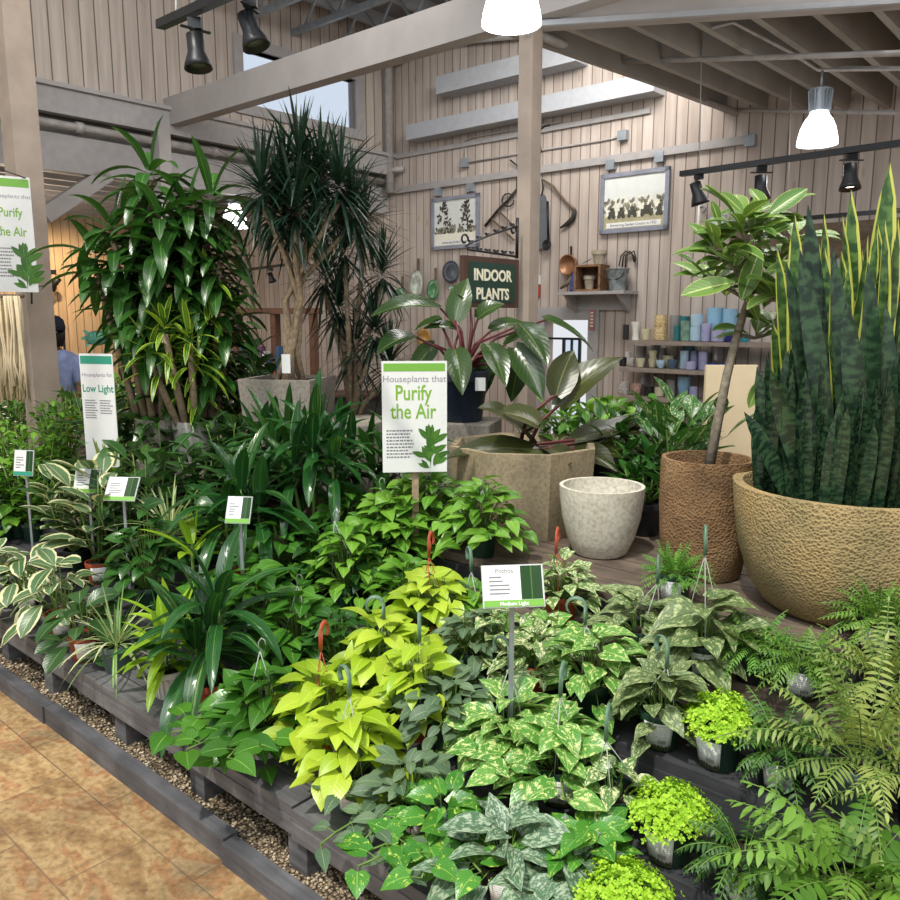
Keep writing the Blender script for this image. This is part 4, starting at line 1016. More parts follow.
# curio shelf ---------------------------------------------------------
DS = 6.84
a = room(hit_d(562, 291, DS)); b_ = room(hit_d(631, 291, DS)); zs = (a[2]+b_[2])/2
zs = hit_d(597, 291.5, DS).z
t = thing('wall_shelf', 'short grey bracket shelf high on the wall holding a crate and a pail', 'shelf', W((a[0]+b_[0])/2, DS, zs), RZ); sw = b_[0]-a[0]
bx((0, 0, -.015), (sw, .28, .03)).build('shelf_board', M['trim'], t, smooth=False); bx((0, .13, -.1), (sw*.8, .02, .15)).build('back_rail', M['trim'], t, smooth=False)
for s_ in (-1, 1):
    mb = MB(); n0 = 0; x = s_*sw*.38
    mb.v += [Vector((x-.015, .12, -.03)), Vector((x-.015, -.10, -.03)), Vector((x-.015, .12, -.2)), Vector((x+.015, .12, -.03)), Vector((x+.015, -.10, -.03)), Vector((x+.015, .12, -.2))]
    for q in ((0, 1, 2), (5, 4, 3), (0, 3, 4, 1), (1, 4, 5, 2), (2, 5, 3, 0)): mb.quad(list(q))
    mb.build('bracket', M['trim'], t, smooth=False)
def onshelf(px, D=DS, z=zs):
    r = ray(px, 300); p = Vector((r.x, r.y, 0))*(D/r.dot(V)); p.z = z; return p
M['cratewood'] = plain('crate_wood', '7d5d42', .8, var=.2, scale=25)
t = thing('wooden_crate', 'open brown wooden crate standing on the curio shelf', 'crate', onshelf(591), RZ+.12)
cw, ch, cd = .27, .25, .22
mb = MB(); mb.box((0, 0, .01), (cw, cd, .02)); mb.box((0, 0, ch-.01), (cw, cd, .02)); mb.box((-cw/2+.01, 0, ch/2), (.02, cd, ch-.04)); mb.box((cw/2-.01, 0, ch/2), (.02, cd, ch-.04)); mb.box((0, cd/2-.01, ch/2), (cw-.04, .02, ch-.04)); mb.build('crate', M['cratewood'], t, smooth=False)
M['aged'] = plain('aged_clay', 'a49a86', .8, var=.2, scale=20)
def littlepot(label, p, R, H, mat, grp=None, name='clay_pot', cat='pot', prof=None):
    t = thing(name, label, cat, p, 0, grp)
    MB().lathe([(r*R, z*H) for r, z in (prof or [(.62, 0), (.85, .72), (1, .73), (1, 1), (.9, 1), (.86, .9), (.01, .88)])], 24).build('body', mat, t, auto=35); return t
littlepot('aged clay pot standing inside the open crate', onshelf(589, DS-.0, zs+.021), .06, .13, M['aged'])
littlepot('aged clay pot standing on top of the open crate', onshelf(598, DS, zs+ch+.002), .075, .13, M['aged'])
t = thing('garden_trowel', 'weathered trowel lying on top of the crate beside the clay pot', 'tool', onshelf(586, DS-.02, zs+ch+.012), RZ)
mb = MB(); mb.leaf((-.06, 0, 0), (.9, 0, .35), (0, -.3, 1), .13, .07, OVAL, droop=0, nseg=4); mb.build('blade', M['greymetal'], t)
t = thing('metal_pail', 'small galvanised pail with wire handle at the right end of the curio shelf', 'bucket', onshelf(617), RZ)
MB().lathe([(.075, 0), (.105, .19), (.112, .195), (.112, .205), (.1, .2), (.075, .03), (.01, .03)], 28).build('bucket', plain('old_zinc', '8c9494', .45, .5, var=.25, scale=18), t, auto=35)
MB().tube([(math.cos(a)*.11, -.085, .17+math.sin(a)*.07) for a in [PI+k*PI/10 for k in range(11)]], .005, 6).build('handle', M['rust'], t)
o0 = hit_d(626, 262, DB-.04); t = thing('hand_rake', 'old three pronged iron fork hanging above the pail', 'tool', o0)
mb = MB()
for s_ in (0, 4, 8): wallpoly(mb, [(619+s_*.8, 266+s_*.2), (621+s_*.6, 256), (626+s_, 251), (632+s_*.5, 254+s_*.6), (634+s_*.1, 262)], .007, DB-.04, o0)
mb.build('prongs', M['rust'], t)
t = thing('copper_pan', 'small round copper pan hanging left of the crate', 'pan', onshelf(569, DB-.06, hit_d(569, 265, DB-.06).z), RZ)
mb = MB().lathe([(.001, 0), (.09, 0), (.1, .05), (.092, .05), (.085, .01), (.001, .01)], 28); mb.v = [Vector((v.x, -v.z, v.y)) for v in mb.v]; mb.build('pan', plain('copper_brown', '8a6243', .4, .3), t)
bx((.01, 0, .13), (.02, .012, .1)).build('handle', M['rust'], t, smooth=False)
t = thing('blue_bottle', 'blue patterned bottle at the left end of the curio shelf', 'bottle', onshelf(574), RZ)
MB().lathe([(.045, 0), (.05, .02), (.045, .11), (.02, .16), (.022, .2), (.001, .2)], 20).build('body', plain('blue_glaze', '4a5487', .3, var=.4, scale=40), t)
t = thing('wooden_scoop', 'weathered wooden scoop leaning at the left end of the curio shelf', 'tool', onshelf(568, DS, zs+.04), RZ)
MB().tube([(-.09, 0, .0), (.05, 0, .08)], [.012, .03], 8).build('scoop', M['oldwood'], t)

# ceramic pots on three shelves ---------------------------------------
DC = 6.80
def shelfline(px0, px1, pyc, label):
    a = room(hit_d(px0, pyc, DC-.14)); b = room(hit_d(px1, pyc, DC-.14)); z = hit_d((px0+px1)/2, pyc, DC-.14).z
    t = thing('pottery_shelf', label, 'shelf', W((a[0]+b[0])/2, DC, z), RZ, 'pottery shelves on the back wall')
    bx((0, 0, -.02), (b[0]-a[0], .3, .035)).build('shelf_board', plain('shelf_grey', '8b7f75', .6), t, smooth=False)
    for q in (-.4, 0, .4): bx((q*(b[0]-a[0]), .08, -.1), (.03, .13, .12)).build('bracket', M['trim'], t, smooth=False)
    return z
zS = [shelfline(630, 800, 342, 'top pottery shelf on the back wall'), shelfline(619, 800, 371, 'middle pottery shelf on the back wall'), shelfline(620, 760, 400, 'bottom pottery shelf on the back wall')]
CC = {'white': 'd8d5cc', 'speck': 'c3bdb6', 'cream': 'd0c9a6', 'dot': 'd6bd8b', 'grey': '8e8c88', 'teal': '2f6f72', 'sea': '7fa08c', 'blue': '86b0c8', 'pale blue': 'a8c4d4', 'lavender': 'a3a3c4', 'navy': '232a68', 'turquoise': '35a3b5', 'slate': '4f6373', 'cobalt': '2f3f8c', 'black': '2b2b2b', 'pink': 'cfa79a'}
NAMES = {'white': 'white', 'speck': 'speckled white', 'cream': 'cream', 'dot': 'cream pot with orange dots', 'grey': 'grey', 'teal': 'dark teal', 'sea': 'sea green', 'blue': 'sky blue', 'pale blue': 'pale blue', 'lavender': 'lavender', 'navy': 'navy blue', 'turquoise': 'turquoise', 'slate': 'slate blue', 'cobalt': 'cobalt blue', 'black': 'black and white', 'pink': 'pink patterned'}
CM = {}
for k, c in CC.items(): CM[k] = plain('ceramic_'+k.replace(' ', '_'), c, .3, var=.25 if k in ('dot', 'speck', 'sea', 'pink') else .05, scale=60 if k in ('dot', 'speck', 'pink') else 10)
# (px, width px, colour, shape, stack: [heights px])
CY = [(.9, 0), (.97, .04), (1, .1), (1, 1), (.9, 1), (.88, .9), (.01, .88)]
TP = [(.62, 0), (.68, .05), (1, .95), (1, 1), (.9, 1), (.86, .9), (.01, .88)]
BW = [(.5, 0), (.8, .25), (1, .65), (.97, 1), (.87, 1), (.86, .8), (.01, .75)]
VS = [(.8, 0), (.7, .3), (.78, .6), (1, .9), (1, 1), (.9, 1), (.8, .9), (.01, .88)]
rows = [
 [(627, 6, 'black', CY, [15], 0), (637, 9, 'white', VS, [18], 0), (647.5, 10, 'cream', TP, [11], 0), (662, 13, 'dot', CY, [12, 13], 0), (676, 11, 'grey', TP, [25], .07), (678, 6, 'teal', CY, [8, 7], -.05), (687, 9.5, 'sea', CY, [10, 10], -.02), (685, 11, 'teal', CY, [24], .11), (698, 12, 'pale blue', CY, [13, 14], 0), (708, 9.5, 'lavender', CY, [9, 9], -.03), (716, 16, 'blue', CY, [33], .11), (720, 13, 'lavender', CY, [13], -.05), (731, 14, 'blue', CY, [32], .11), (733, 10, 'navy', CY, [9], -.04), (747, 9, 'turquoise', BW, [7], 0)],
 [(625, 7, 'black', CY, [9], 0), (634, 7, 'speck', BW, [9], 0), (630, 5, 'white', CY, [14], .1), (643, 9, 'cream', TP, [9], -.06), (643, 11, 'grey', TP, [20], .11), (655, 9, 'cream', TP, [8, 9], 0), (663.5, 9, 'pale blue', BW, [8], -.06), (664, 9, 'grey', TP, [19], .11), (671, 11, 'cream', BW, [12], .1), (675, 10, 'slate', TP, [9], -.05), (687, 8.5, 'pale blue', CY, [9, 9], 0), (694, 10, 'lavender', CY, [8], -.08), (697, 8, 'lavender', CY, [18], .08), (691, 12, 'teal', CY, [26], .12), (706, 9, 'lavender', CY, [9, 9], 0), (716, 10, 'cobalt', BW, [7], 0), (727, 10, 'cobalt', BW, [7], 0), (738, 10, 'navy', BW, [6], 0)],
 [(627, 12, 'speck', CY, [12], 0), (640, 11, 'pink', TP, [11], 0), (652, 10, 'black', CY, [9], 0), (663, 9, 'cream', CY, [9], 0), (647, 9, 'grey', BW, [18], .1), (675, 9, 'grey', CY, [17], .05), (688, 13, 'blue', BW, [21], .05), (698, 8, 'lavender', CY, [12], 0)]]
rn_ = ['top', 'middle', 'bottom']
for ri, row in enumerate(rows):
    cnt = {}
    allp = sorted([(px, c) for (px, w, c, s_, st, dd) in row])
    for (px, w, c, s_, st, dd) in row:
        same = [q for q in allp if q[1] == c]; idx = [q[0] for q in same].index(px)
        pos = '' if len(same) == 1 else ['leftmost', 'second', 'third', 'fourth', 'fifth'][idx]
        z = zS[ri]
        for si, h in enumerate(reversed(st)):
            D = DC+dd*.9; p = onshelf(px, D, z+.001); k = p.y/795; R = w/2*k; H = h*k*.98
            nm = NAMES[c]; base = (pos+' ' if pos else '')+(nm if c == 'dot' else nm+' pot')+(' from left' if pos and idx else '')
            lvl = '' if len(st) == 1 else (', upper of a pair,' if si == 1 else ', lower of a pair,')
            of = '' if not pos else f'{pos.strip()} from the left of its colour'
            back = ' at back of' if dd > .04 else ' at front of' if dd < -.02 else ' on'
            lab = f'{base}{lvl}{back} the {rn_[ri]} pottery shelf'
            littlepot(lab, p, R, H, CM[c], 'glazed ceramic pots on the pottery shelves', 'ceramic_pot', 'pot', s_)
            z += H
# ================================================================ LEFT BACKGROUND
t = thing('yarn_bundle', 'hanging bundle of cream cotton cords at the left edge', 'cords', hit_y(9, 296, 5.0))
mb = MB(); r = random.Random(1)
for k in range(60):
    x = r.uniform(-.12, .07); y = r.uniform(-.03, .03); ln = r.uniform(.54, .66)
    mb.tube([(x, y, 0), (x+r.uniform(-.01, .01), y, -.2), (x+r.uniform(-.02, .02), y, -.4), (x+r.uniform(-.03, .03), y, -ln)], .007, 5)
mb.build('cord_strands', plain('cream_cotton', 'cdbd9c', .9), t); MB().tube([(-.14, 0, .0), (.09, 0, .0)], .012).build('hanging_rod', M['oldwood'], t)
t = thing('wall_hook', 'small iron hook and pin on the left post', 'hook', hit_s(32, 290, 6.20)); MB().tube([(0, 0, .06), (0, -.02, -.1)], .007).build('pin', M['rust'], t); MB().tube([(0, 0, .03), (.06, -.05, .02), (.12, -.05, .03)], .004).build('arm', M['rust'], t)
t = thing('side_table', 'dark brown wooden table behind the left post', 'table', hit_z(8, 520, 0)); t.location = (hit_y(0, 400, 8.3).x, 8.3, 0)
zt = hit_y(8, 405, 8.3).z; zt2 = hit_y(8, 422, 7.2).z
M['dbrown'] = plain('dark_brown_wood', '4a3328', .6, var=.15)
bx((0, 0, zt-.02), (1.0, .5, .04)).build('table_top', M['dbrown'], t, smooth=False); bx((0, 0, .45), (.95, .5, .04)).build('lower_shelf', M['dbrown'], t, smooth=False)
for x in (-1, 1):
    for y in (-1, 1): bx((x*.46, y*.22, (zt-.04)/2), (.05, .05, zt-.04)).build('leg', M['dbrown'], t, smooth=False)
# turtle ornament
for px, py, s_, l in ((97, 338, .13, 'larger turquoise turtle ornament on the warm far wall'), (113, 339, .07, 'small turquoise turtle ornament beside the larger one on the far wall')):
    p = hit_y(px, py, 11.0); t = thing('turtle_ornament', l, 'ornament', p, 0, 'turquoise turtle ornaments'); tm = plain('turquoise_enamel', '5aa295', .4, var=.2)
    mb = MB().lathe([(.001, 0), (s_, .01), (s_*.8, .05), (.001, .07)], 20); mb.v = [Vector((v.x*1.2, -v.z, v.y*.8)) for v in mb.v]; mb.build('shell', tm, t)
    for a in (.6, 2.5, 3.8, 5.6, 3.14): mb = MB(); mb.leaf((math.cos(a)*s_*.9, 0, math.sin(a)*s_*.6), (math.cos(a), 0, math.sin(a)), (0, -1, 0), s_*.8, s_*.4, OVAL, droop=.2, nseg=4); mb.build('flipper', tm, t)
# black rack and tins behind the Low Light sign
t = thing('display_rack', 'dark metal rack with cards on the far left beside the post', 'rack', hit_z(52, 520, 0)); p = hit_y(52, 340, 9.5); t.location = (p.x, 9.5, 0)
mb = MB()
for x in (-.14, .14): mb.box((x, 0, p.z/2), (.02, .02, p.z))
for k in range(5): mb.box((0, 0, p.z-.02-k*.35), (.28, .02, .02))
mb.build('frame', M['black'], t, smooth=False)
for k in range(2): bx((0, -.03, p.z-.22-k*.36), (.2, .02, .26)).build('card', M['card'], t, smooth=False)
# far counters and clutter behind the big plants
def crate(label, px0, px1, py0, y, mat, name='retail_cabinet', cat='cabinet'):
    a = hit_y(px0, py0, y); b = hit_y(px1, py0, y); t = thing(name, label, cat, ((a.x+b.x)/2, y, 0), 0, 'store cabinets behind the plants'); w = b.x-a.x
    bx((0, 0, a.z/2), (w, .4, a.z)).build('body', mat, t, smooth=False); bx((0, 0, a.z+.012), (w+.06, .46, .025)).build('top', M['dbrown'], t, smooth=False)
    mb = MB(); n = 3
    for k in range(n): mb.box(((k-(n-1)/2)*w/n, -.206, a.z*.55), (w/n*.9, .012, a.z*.7))
    mb.build('door', mat, t, smooth=False)
    return a.z+.025, (a.x+b.x)/2, w
M['shopbrown'] = plain('shop_brown', '6b4733', .6, var=.15); M['shopdark'] = plain('shop_dark', '33302c', .6, var=.15)
for args in (('dark store cabinet seen between the post and the Low Light sign', 60, 88, 415, 8.6, M['shopdark']), ('reddish brown cabinet behind the stem of the corn plants', 205, 330, 384, 8.0, M['shopbrown']), ('dark cabinet behind the second marginata', 330, 400, 395, 7.6, M['shopdark'])):
    crate(*args)
t = thing('wood_beam_shelf', 'reddish wooden rail shelf behind the twisted canes', 'shelf', hit_y(275, 311, 8.5))
bx((0, 0, 0), (.95, .3, .06)).build('rail', M['shopbrown'], t, smooth=False)
for x in (-.4, 0, .4): bx((x, 0, -t.location.z/2), (.05, .28, t.location.z-.04)).build('upright', M['shopbrown'], t, smooth=False)
bk = ['9a4a3a', '3a5a7c', 'c9b98c', '4b7352', 'b98a3a', '6a3f5c', 'c9c9c4', '27455c']
xx = [ (241+i*4.4) for i in range(10)]
for i, x in enumerate(xx):
    p = hit_y(x, 384, 7.95); h = .2+.05*((i*3) % 4); p.z = hit_y(205, 384, 8.0).z+.0265
    o = bx((0, 0, h/2), (.034, .2, h)).build('book', plain('book_cover_%d' % (i % 8), bk[i % 8], .6, var=.03), smooth=False, loc=p)
    w_ = ['brick red', 'steel blue', 'straw yellow', 'leaf green', 'ochre', 'plum', 'pale grey', 'deep blue'][i % 8]
    tag(o, f'{w_} book standing behind the canes' + (', nearer the right end' if i >= 8 else ', in the left part of the row' if i < 2 else ''), 'book', 'books behind the twisted canes')

# customer with a dark cap, seen from behind at the left
def person(p):
    t = thing('person', 'person in a dark cap and light blue shirt bending forward behind the left post', 'person', p, .5)
    bm_v = [((0, 0, .95), .15), ((0, .03, 1.12), .16), ((0, -.02, 1.28), .17), ((0, -.10, 1.42), .09), ((0, -.15, 1.50), .055), ((0, -.19, 1.60), .095), ((0, -.19, 1.68), .08)]
    vs = [v for v, _ in bm_v]; rad = [r for _, r in bm_v]; ed = [(i, i+1) for i in range(len(vs)-1)]
    def chain(frm, pts):
        last = frm
        for v, r in pts: vs.append(v); rad.append(r); ed.append((last, len(vs)-1)); last = len(vs)-1
    for s_ in (-1, 1):
        chain(2, [((s_*.17, -.03, 1.36), .07), ((s_*.22, -.13, 1.12), .05), ((s_*.2, -.33, 1.02), .04), ((s_*.18, -.42, 1.03), .03)])
        chain(0, [((s_*.1, 0, .86), .11), ((s_*.11, -.02, .48), .075), ((s_*.11, .02, .1), .05), ((s_*.11, -.12, .04), .04)])
    me = bpy.data.meshes.new('body'); me.from_pydata(vs, ed, []); o = bpy.data.objects.new('body', me); COL.objects.link(o); o.parent = t
    m = o.modifiers.new('skin', 'SKIN'); 
    for i, r in enumerate(rad): me.skin_vertices[0].data[i].radius = (r, r*.8)
    me.skin_vertices[0].data[0].use_root = True
    o.modifiers.new('sub', 'SUBSURF').levels = 2; o.modifiers['sub'].render_levels = 2
    me.materials.append(plain('skin_tone', '8c6248', .6, var=.03))
    # shirt
    mb = MB().lathe([(.17, .93), (.19, 1.0), (.19, 1.2), (.215, 1.34), (.16, 1.42), (.08, 1.45)], 24); mb.v = [Vector((v.x*1.08, v.y*.78-max(0, v.z-1.1)*.25, v.z)) for v in mb.v]
    for s_ in (-1, 1): mb.tube([(s_*.17, -.06, 1.36), (s_*.22, -.1, 1.24), (s_*.225, -.15, 1.12)], [.085, .075, .065], 14)
    mb.build('shirt', plain('light_blue_shirt', '8f9cc4', .8, var=.12), t)
    mb = MB().lathe([(.17, .98), (.18, .8), (.16, .78)], 20)
    for s_ in (-1, 1): mb.tube([(s_*.1, 0, .9), (s_*.11, -.02, .48), (s_*.11, .02, .1)], [.12, .09, .07], 14)
    mb.build('trousers', plain('dark_trousers', '23262e', .8), t)
    mb = MB().lathe([(.118, 0), (.122, .04), (.11, .1), (.07, .14), (.001, .15)], 24, c=(0, -.19, 1.63)); mb.box((0, -.33, 1.645), (.16, .1, .01)); mb.build('cap', plain('dark_navy_cap', '15192a', .8), t)
    mb = MB().lathe([(.09, 1.48), (.115, 1.55), (.118, 1.64)], 20); mb.v = [Vector((v.x, v.y*.8-.16, v.z)) for v in mb.v]; mb.build('hair', plain('black_hair', '100e0e', .6), t)
    mb = MB()
    for s_ in (-1, 1): mb.lathe([(.001, -.008), (.012, 0), (.001, .008)], 10, c=(s_*.035, -.275, 1.62))
    mb.build('eyes', M['card'], t)
    mb = MB(); mb.lathe([(.018, -.02), (.012, .02), (.001, .03)], 10, c=(0, -.29, 1.585)); mb.build('nose', MATS['skin_tone'], t)
    for s_ in (-1, 1):
        mb = MB()
        for k in range(5):
            x = s_*.18+(k-2)*.016; L0 = (.05, .075, .085, .078, .06)[k]
            mb.tube([(x, -.41, 1.03), (x+(k-2)*.004, -.41-L0*.6, 1.025), (x+(k-2)*.005, -.41-L0, 1.0)], [.009, .008, .006], 8)
        mb.build('hand', MATS['skin_tone'], t)
    return t
pp_ = hit_y(56, 395, 7.9); person(Vector((pp_.x, 7.9, 0)))
o = thing('red_bag', 'dark red rounded bag beside the person in the dark cap', 'bag', hit_y(67, 405, 8.6)); MB().lathe([(.05, -.14), (.11, -.1), (.12, 0), (.08, .08), (.001, .1)], 20).build('bag', plain('dark_red', '8c1f26', .6), o)
o.parent = None
bx((0, 0, -.45), (.3, .3, .6)).build('stool', M['shopdark'], None, smooth=False, loc=o.location)
tag(bpy.data.objects['stool'], 'dark stand under the red bag at the left', 'stand')
# ================================================================ PLANTS
def zvec(a, e=0.0): return Vector((math.cos(a)*math.cos(e), math.sin(a)*math.cos(e), math.sin(e)))
GA = 2.39996
def petiole(sb, a, b, r=.0025, sag=.0, seg=4):
    a, b = Vector(a), Vector(b); m = (a+b)/2+Vector((0, 0, (b-a).length*.18-sag)); sb.tube([a, m, b], [r, r*.9, r*.7], seg, caps=False)
def heart_bush(fb, sb, c, R, H, n, Ls, ratio=.72, prof=HEART, back=.10, droop=.7, fold=.1, up=.35, low=-.25, cols=2, wave=.0, nseg=5, stem=True):
    """rounded mass of stalked leaves; c = centre of the pot mouth"""
    c = Vector(c)
    for i in range(n):
        az = i*GA+rs.uniform(-.25, .25); f = ((i+.5)/n)**.55
        r = R*f*rs.uniform(.75, 1.05); z = H*(1-f*f)*rs.uniform(.7, 1.1)+H*rs.uniform(.0, .25)+low*R*f*f*rs.random()*1.6
        b = c+Vector((math.cos(az)*r, math.sin(az)*r, z))
        a2 = az+rs.uniform(-.6, .6); L0 = Ls*rs.uniform(.65, 1.12)
        d = zvec(a2, rs.uniform(-.35, .45)+(1-f)*.5)
        n_ = Vector((math.cos(az)*up, math.sin(az)*up, 1))+Vector((rs.uniform(-.35, .35), rs.uniform(-.35, .35)-.15, 0))
        fb.leaf(b, d, n_, L0, L0*ratio*rs.uniform(.88, 1.1), prof, droop*rs.uniform(.5, 1.4), fold, nseg, back, wave, cols=cols)
        if stem: petiole(sb, c+Vector((math.cos(az)*.02, math.sin(az)*.02, -.01)), b)
def vine(fb, sb, p, az, L0, Ls, ratio=.75, curl=1.0, drop=1.2, gap=.05, floor=.02, prof=HEART, back=.1, z0=.5):
    p = Vector(p); d = zvec(az, z0); pts = [p.copy()]; n = int(L0/gap)
    for i in range(n):
        d = (d+Vector((rs.uniform(-.12, .12), rs.uniform(-.12, .12), -drop*gap*6))).normalized(); p = p+d*gap
        if p.z < floor: p.z = floor; d.z = abs(d.z)*.1
        pts.append(p.copy()); s_ = 1 if i % 2 else -1
        sd = d.cross(Vector((0, 0, 1))); sd = sd.normalized() if sd.length > .05 else Vector((1, 0, 0))
        e = (sd*s_*.9+d*.4+Vector((0, 0, .25))).normalized(); b = p+e*.03
        sb.tube([p, b], [.0018, .0015], 4, caps=False)
        fb.leaf(b, (e+Vector((0, 0, -.1))), Vector((0, -.45, 1))+d*-.2, Ls*rs.uniform(.75, 1.1), Ls*ratio, prof, rs.uniform(.3, 1.0), .08, 5, back)
    sb.tube(pts, .0028, 5)
def strap_head(fb, c, n, Ls, Wd, prof=STRAP, e0=1.2, e1=-.2, droop=1.2, fold=.15, nseg=8, cols=2, spread=.02, hgt=.1, wave=0, r=None, jit=.25, twist=0):
    c = Vector(c)
    for i in range(n):
        f = i/max(1, n-1); az = i*GA+rs.uniform(-jit, jit); e = e1+(e0-e1)*(1-f) if False else e0*(f)+e1*(1-f)
        L0 = Ls*rs.uniform(.78, 1.1)*(1-.25*f); b = c+zvec(az)*spread+Vector((0, 0, hgt*f))
        fb.leaf(b, zvec(az, e+rs.uniform(-.15, .15)), Vector((0, 0, 1)), L0, Wd*rs.uniform(.85, 1.1), prof, droop*(1.15-f*.6)*rs.uniform(.7, 1.25), fold, nseg, 0, wave, cols=cols, twist=rs.uniform(-twist, twist))
def frond(fb, sb, p, az, e, Ls, pin, n=14, droop=1.2, pw=.3, prof=LANCE, lob=0):
    p = Vector(p); d = zvec(az, e); st = Ls/n; pts = [p.copy()]; rnd = (rs.random(), rs.random())
    for i in range(n):
        t = i/n; d = (d+Vector((0, 0, -1))*(droop/n)).normalized(); p = p+d*st; pts.append(p.copy())
        sd = d.cross(Vector((0, 0, 1))); sd = sd.normalized() if sd.length > .05 else Vector((1, 0, 0))
        up = sd.cross(d); l = pin*math.sin(PI*min(1, .12+t*.9))**.7
        if t < .12: continue
        l *= rs.uniform(.75, 1.1)
        for s_ in (-1, 1): fb.leaf(p, sd*s_+d*.45+Vector((rs.uniform(-.2, .2), rs.uniform(-.2, .2), -.2+rs.uniform(-.2, .2))), up, l, l*pw, prof, rs.uniform(.2, .9), .05, 3 if not lob else 4, r=(min(1, max(0, rnd[0]+rs.uniform(-.2, .2))), rnd[1]))
    sb.tube(pts, .0016, 4, caps=False)
    fb.leaf(p, d, Vector((0, 0, 1)), pin*.5, pin*.2, prof, .2, .05, 3, r=rnd)
def tuft(fb, c, R, H, n, ls, w=.6, low=-.3, prof=BLOB, k=3):
    """dense low cushion of tiny leaflets in little rosettes"""
    c = Vector(c)
    for i in range(n):
        az = i*GA; f = math.sqrt((i+.5)/n); r = R*f*rs.uniform(.8, 1.1)*(1+.10*math.sin(az*3+c.z*50+R*90))
        z = H*math.sqrt(max(0, 1-f*f*.85))*rs.uniform(.7, 1.15)*(1+.22*math.sin(az*4+f*7))+low*R*max(0, f-.8)*2.2*rs.random()
        b = c+Vector((math.cos(az)*r, math.sin(az)*r, z)); nn = Vector((math.cos(az)*f, math.sin(az)*f, .7)).normalized(); rr = (rs.random(), rs.random())
        for q in range(k):
            a = q*2*PI/k+rs.random(); t1 = nn.orthogonal().normalized(); t2 = nn.cross(t1)
            d = t1*math.cos(a)+t2*math.sin(a)+nn*.55
            l = ls*rs.uniform(.6, 1.25); d.normalize(); sd = d.cross(nn).normalized(); n0 = len(fb.v)
            fb.v += [b, b+d*l*.55+sd*l*w*.5, b+d*l, b+d*l*.55-sd*l*w*.5]; fb.quad([n0, n0+1, n0+2, n0+3], [(.5, 0), (1, .5), (.5, 1), (0, .5)], rr)
def pot_prof(kind): return [(.72, 0), (.74, .02), (.93, .78), (.94, .79), (1.0, .80), (1.02, .98), (1.0, 1.0), (.93, 1.0), (.91, .86), (.01, .85)]
def make_pot(t, kind, R, H, card=True, cardrot=None, rib=False):
    mat = {'green': M['pgreen'], 'terra': M['terra'], 'grey': M['pgrey'], 'white': M['pwhite'], 'black': M['blackp'], 'navy': M['navy'], 'ribbed': M['pwhite']}[kind]
    mb = MB().lathe([(r*R, z*H) for r, z in pot_prof(kind)], 36)
    o = mb.build('pot', mat, t, auto=35)
    if kind == 'ribbed':
        q = MB()
        for k in range(18):
            a = 2*PI*k/18; q.bar((math.cos(a)*R*.76, math.sin(a)*R*.76, H*.04), (math.cos(a)*R*.945, math.sin(a)*R*.945, H*.76), .010, .006, Vector((math.cos(a), math.sin(a), 0)))
        q.build('ribs', mat, o, smooth=False)
    MB().lathe([(.001, H*.86), (R*.90, H*.86), (R*.90, H*.9), (.001, H*.92)], 24).build('soil', M['soil'], t)
    if card:
        a0 = (-PI/2 if cardrot is None else cardrot); cw = .085 if R > .055 else .06; ch = H*.78; q = MB(); n = 8
        for i in range(n+1):
            a = a0+(i/n-.5)*(cw/R)
            for j in (0, 1):
                z = H*.06+ch*j; rr = R*(.74+.2*(z/H))+.0045+(.006 if j else 0); q.v.append(Vector((math.cos(a)*rr, math.sin(a)*rr, z)))
        for i in range(n): q.quad([i*2, i*2+2, i*2+3, i*2+1], [(i/n, 0), ((i+1)/n, 0), ((i+1)/n, 1), (i/n, 1)])
        lo = q.build('price_label', M['label'], t); m = lo.modifiers.new('thick', 'SOLIDIFY'); m.thickness = .0008
    return o
def hook_hanger(t, R, H, top, az=0.0, col='hook', n=3, lean=(0, 0)):
    """three wires from the pot rim to a flat open hook"""
    x, y = lean; q = MB()
    for k in range(n):
        a = az+k*2*PI/n; q.tube([(math.cos(a)*R, math.sin(a)*R, H*.95), (math.cos(a)*R*.55+x*.5, math.sin(a)*R*.55+y*.5, H+(top-H)*.5), (x, y, top)], .0016, 5)
    h = q.build('hanger', M['wire'] if col == 'hook' else M['redhook'], t)
    q = MB(); r = .03; z = top
    pts = [(x, y, z), (x, y, z+.055)]
    ca, sa = math.cos(az+1), math.sin(az+1)
    for k in range(9):
        a = PI-k*PI*.16; pts.append((x+(r+math.cos(a)*r)*ca, y+(r+math.cos(a)*r)*sa, z+.055+math.sin(a)*r))
    q.tube(pts, [.009, .0085]+[.008]*9, 8, flat=.5); q.build('hook', M['hook'] if col == 'hook' else M['redhook'], h)
def wire_hook(t, R, H, top, lean=(0, 0)):
    x, y = lean; q = MB()
    for a in (0.3, 3.3): q.tube([(math.cos(a)*R, math.sin(a)*R, H*.9), (x, y, top-.03)], .0018, 5)
    q.tube([(x, y, top-.03), (x-.004, y, top), (x+.006, y, top+.016), (x+.018, y, top+.01), (x+.02, y, top-.008)], .0022, 6); q.build('wire_hanger', M['wire'], t)

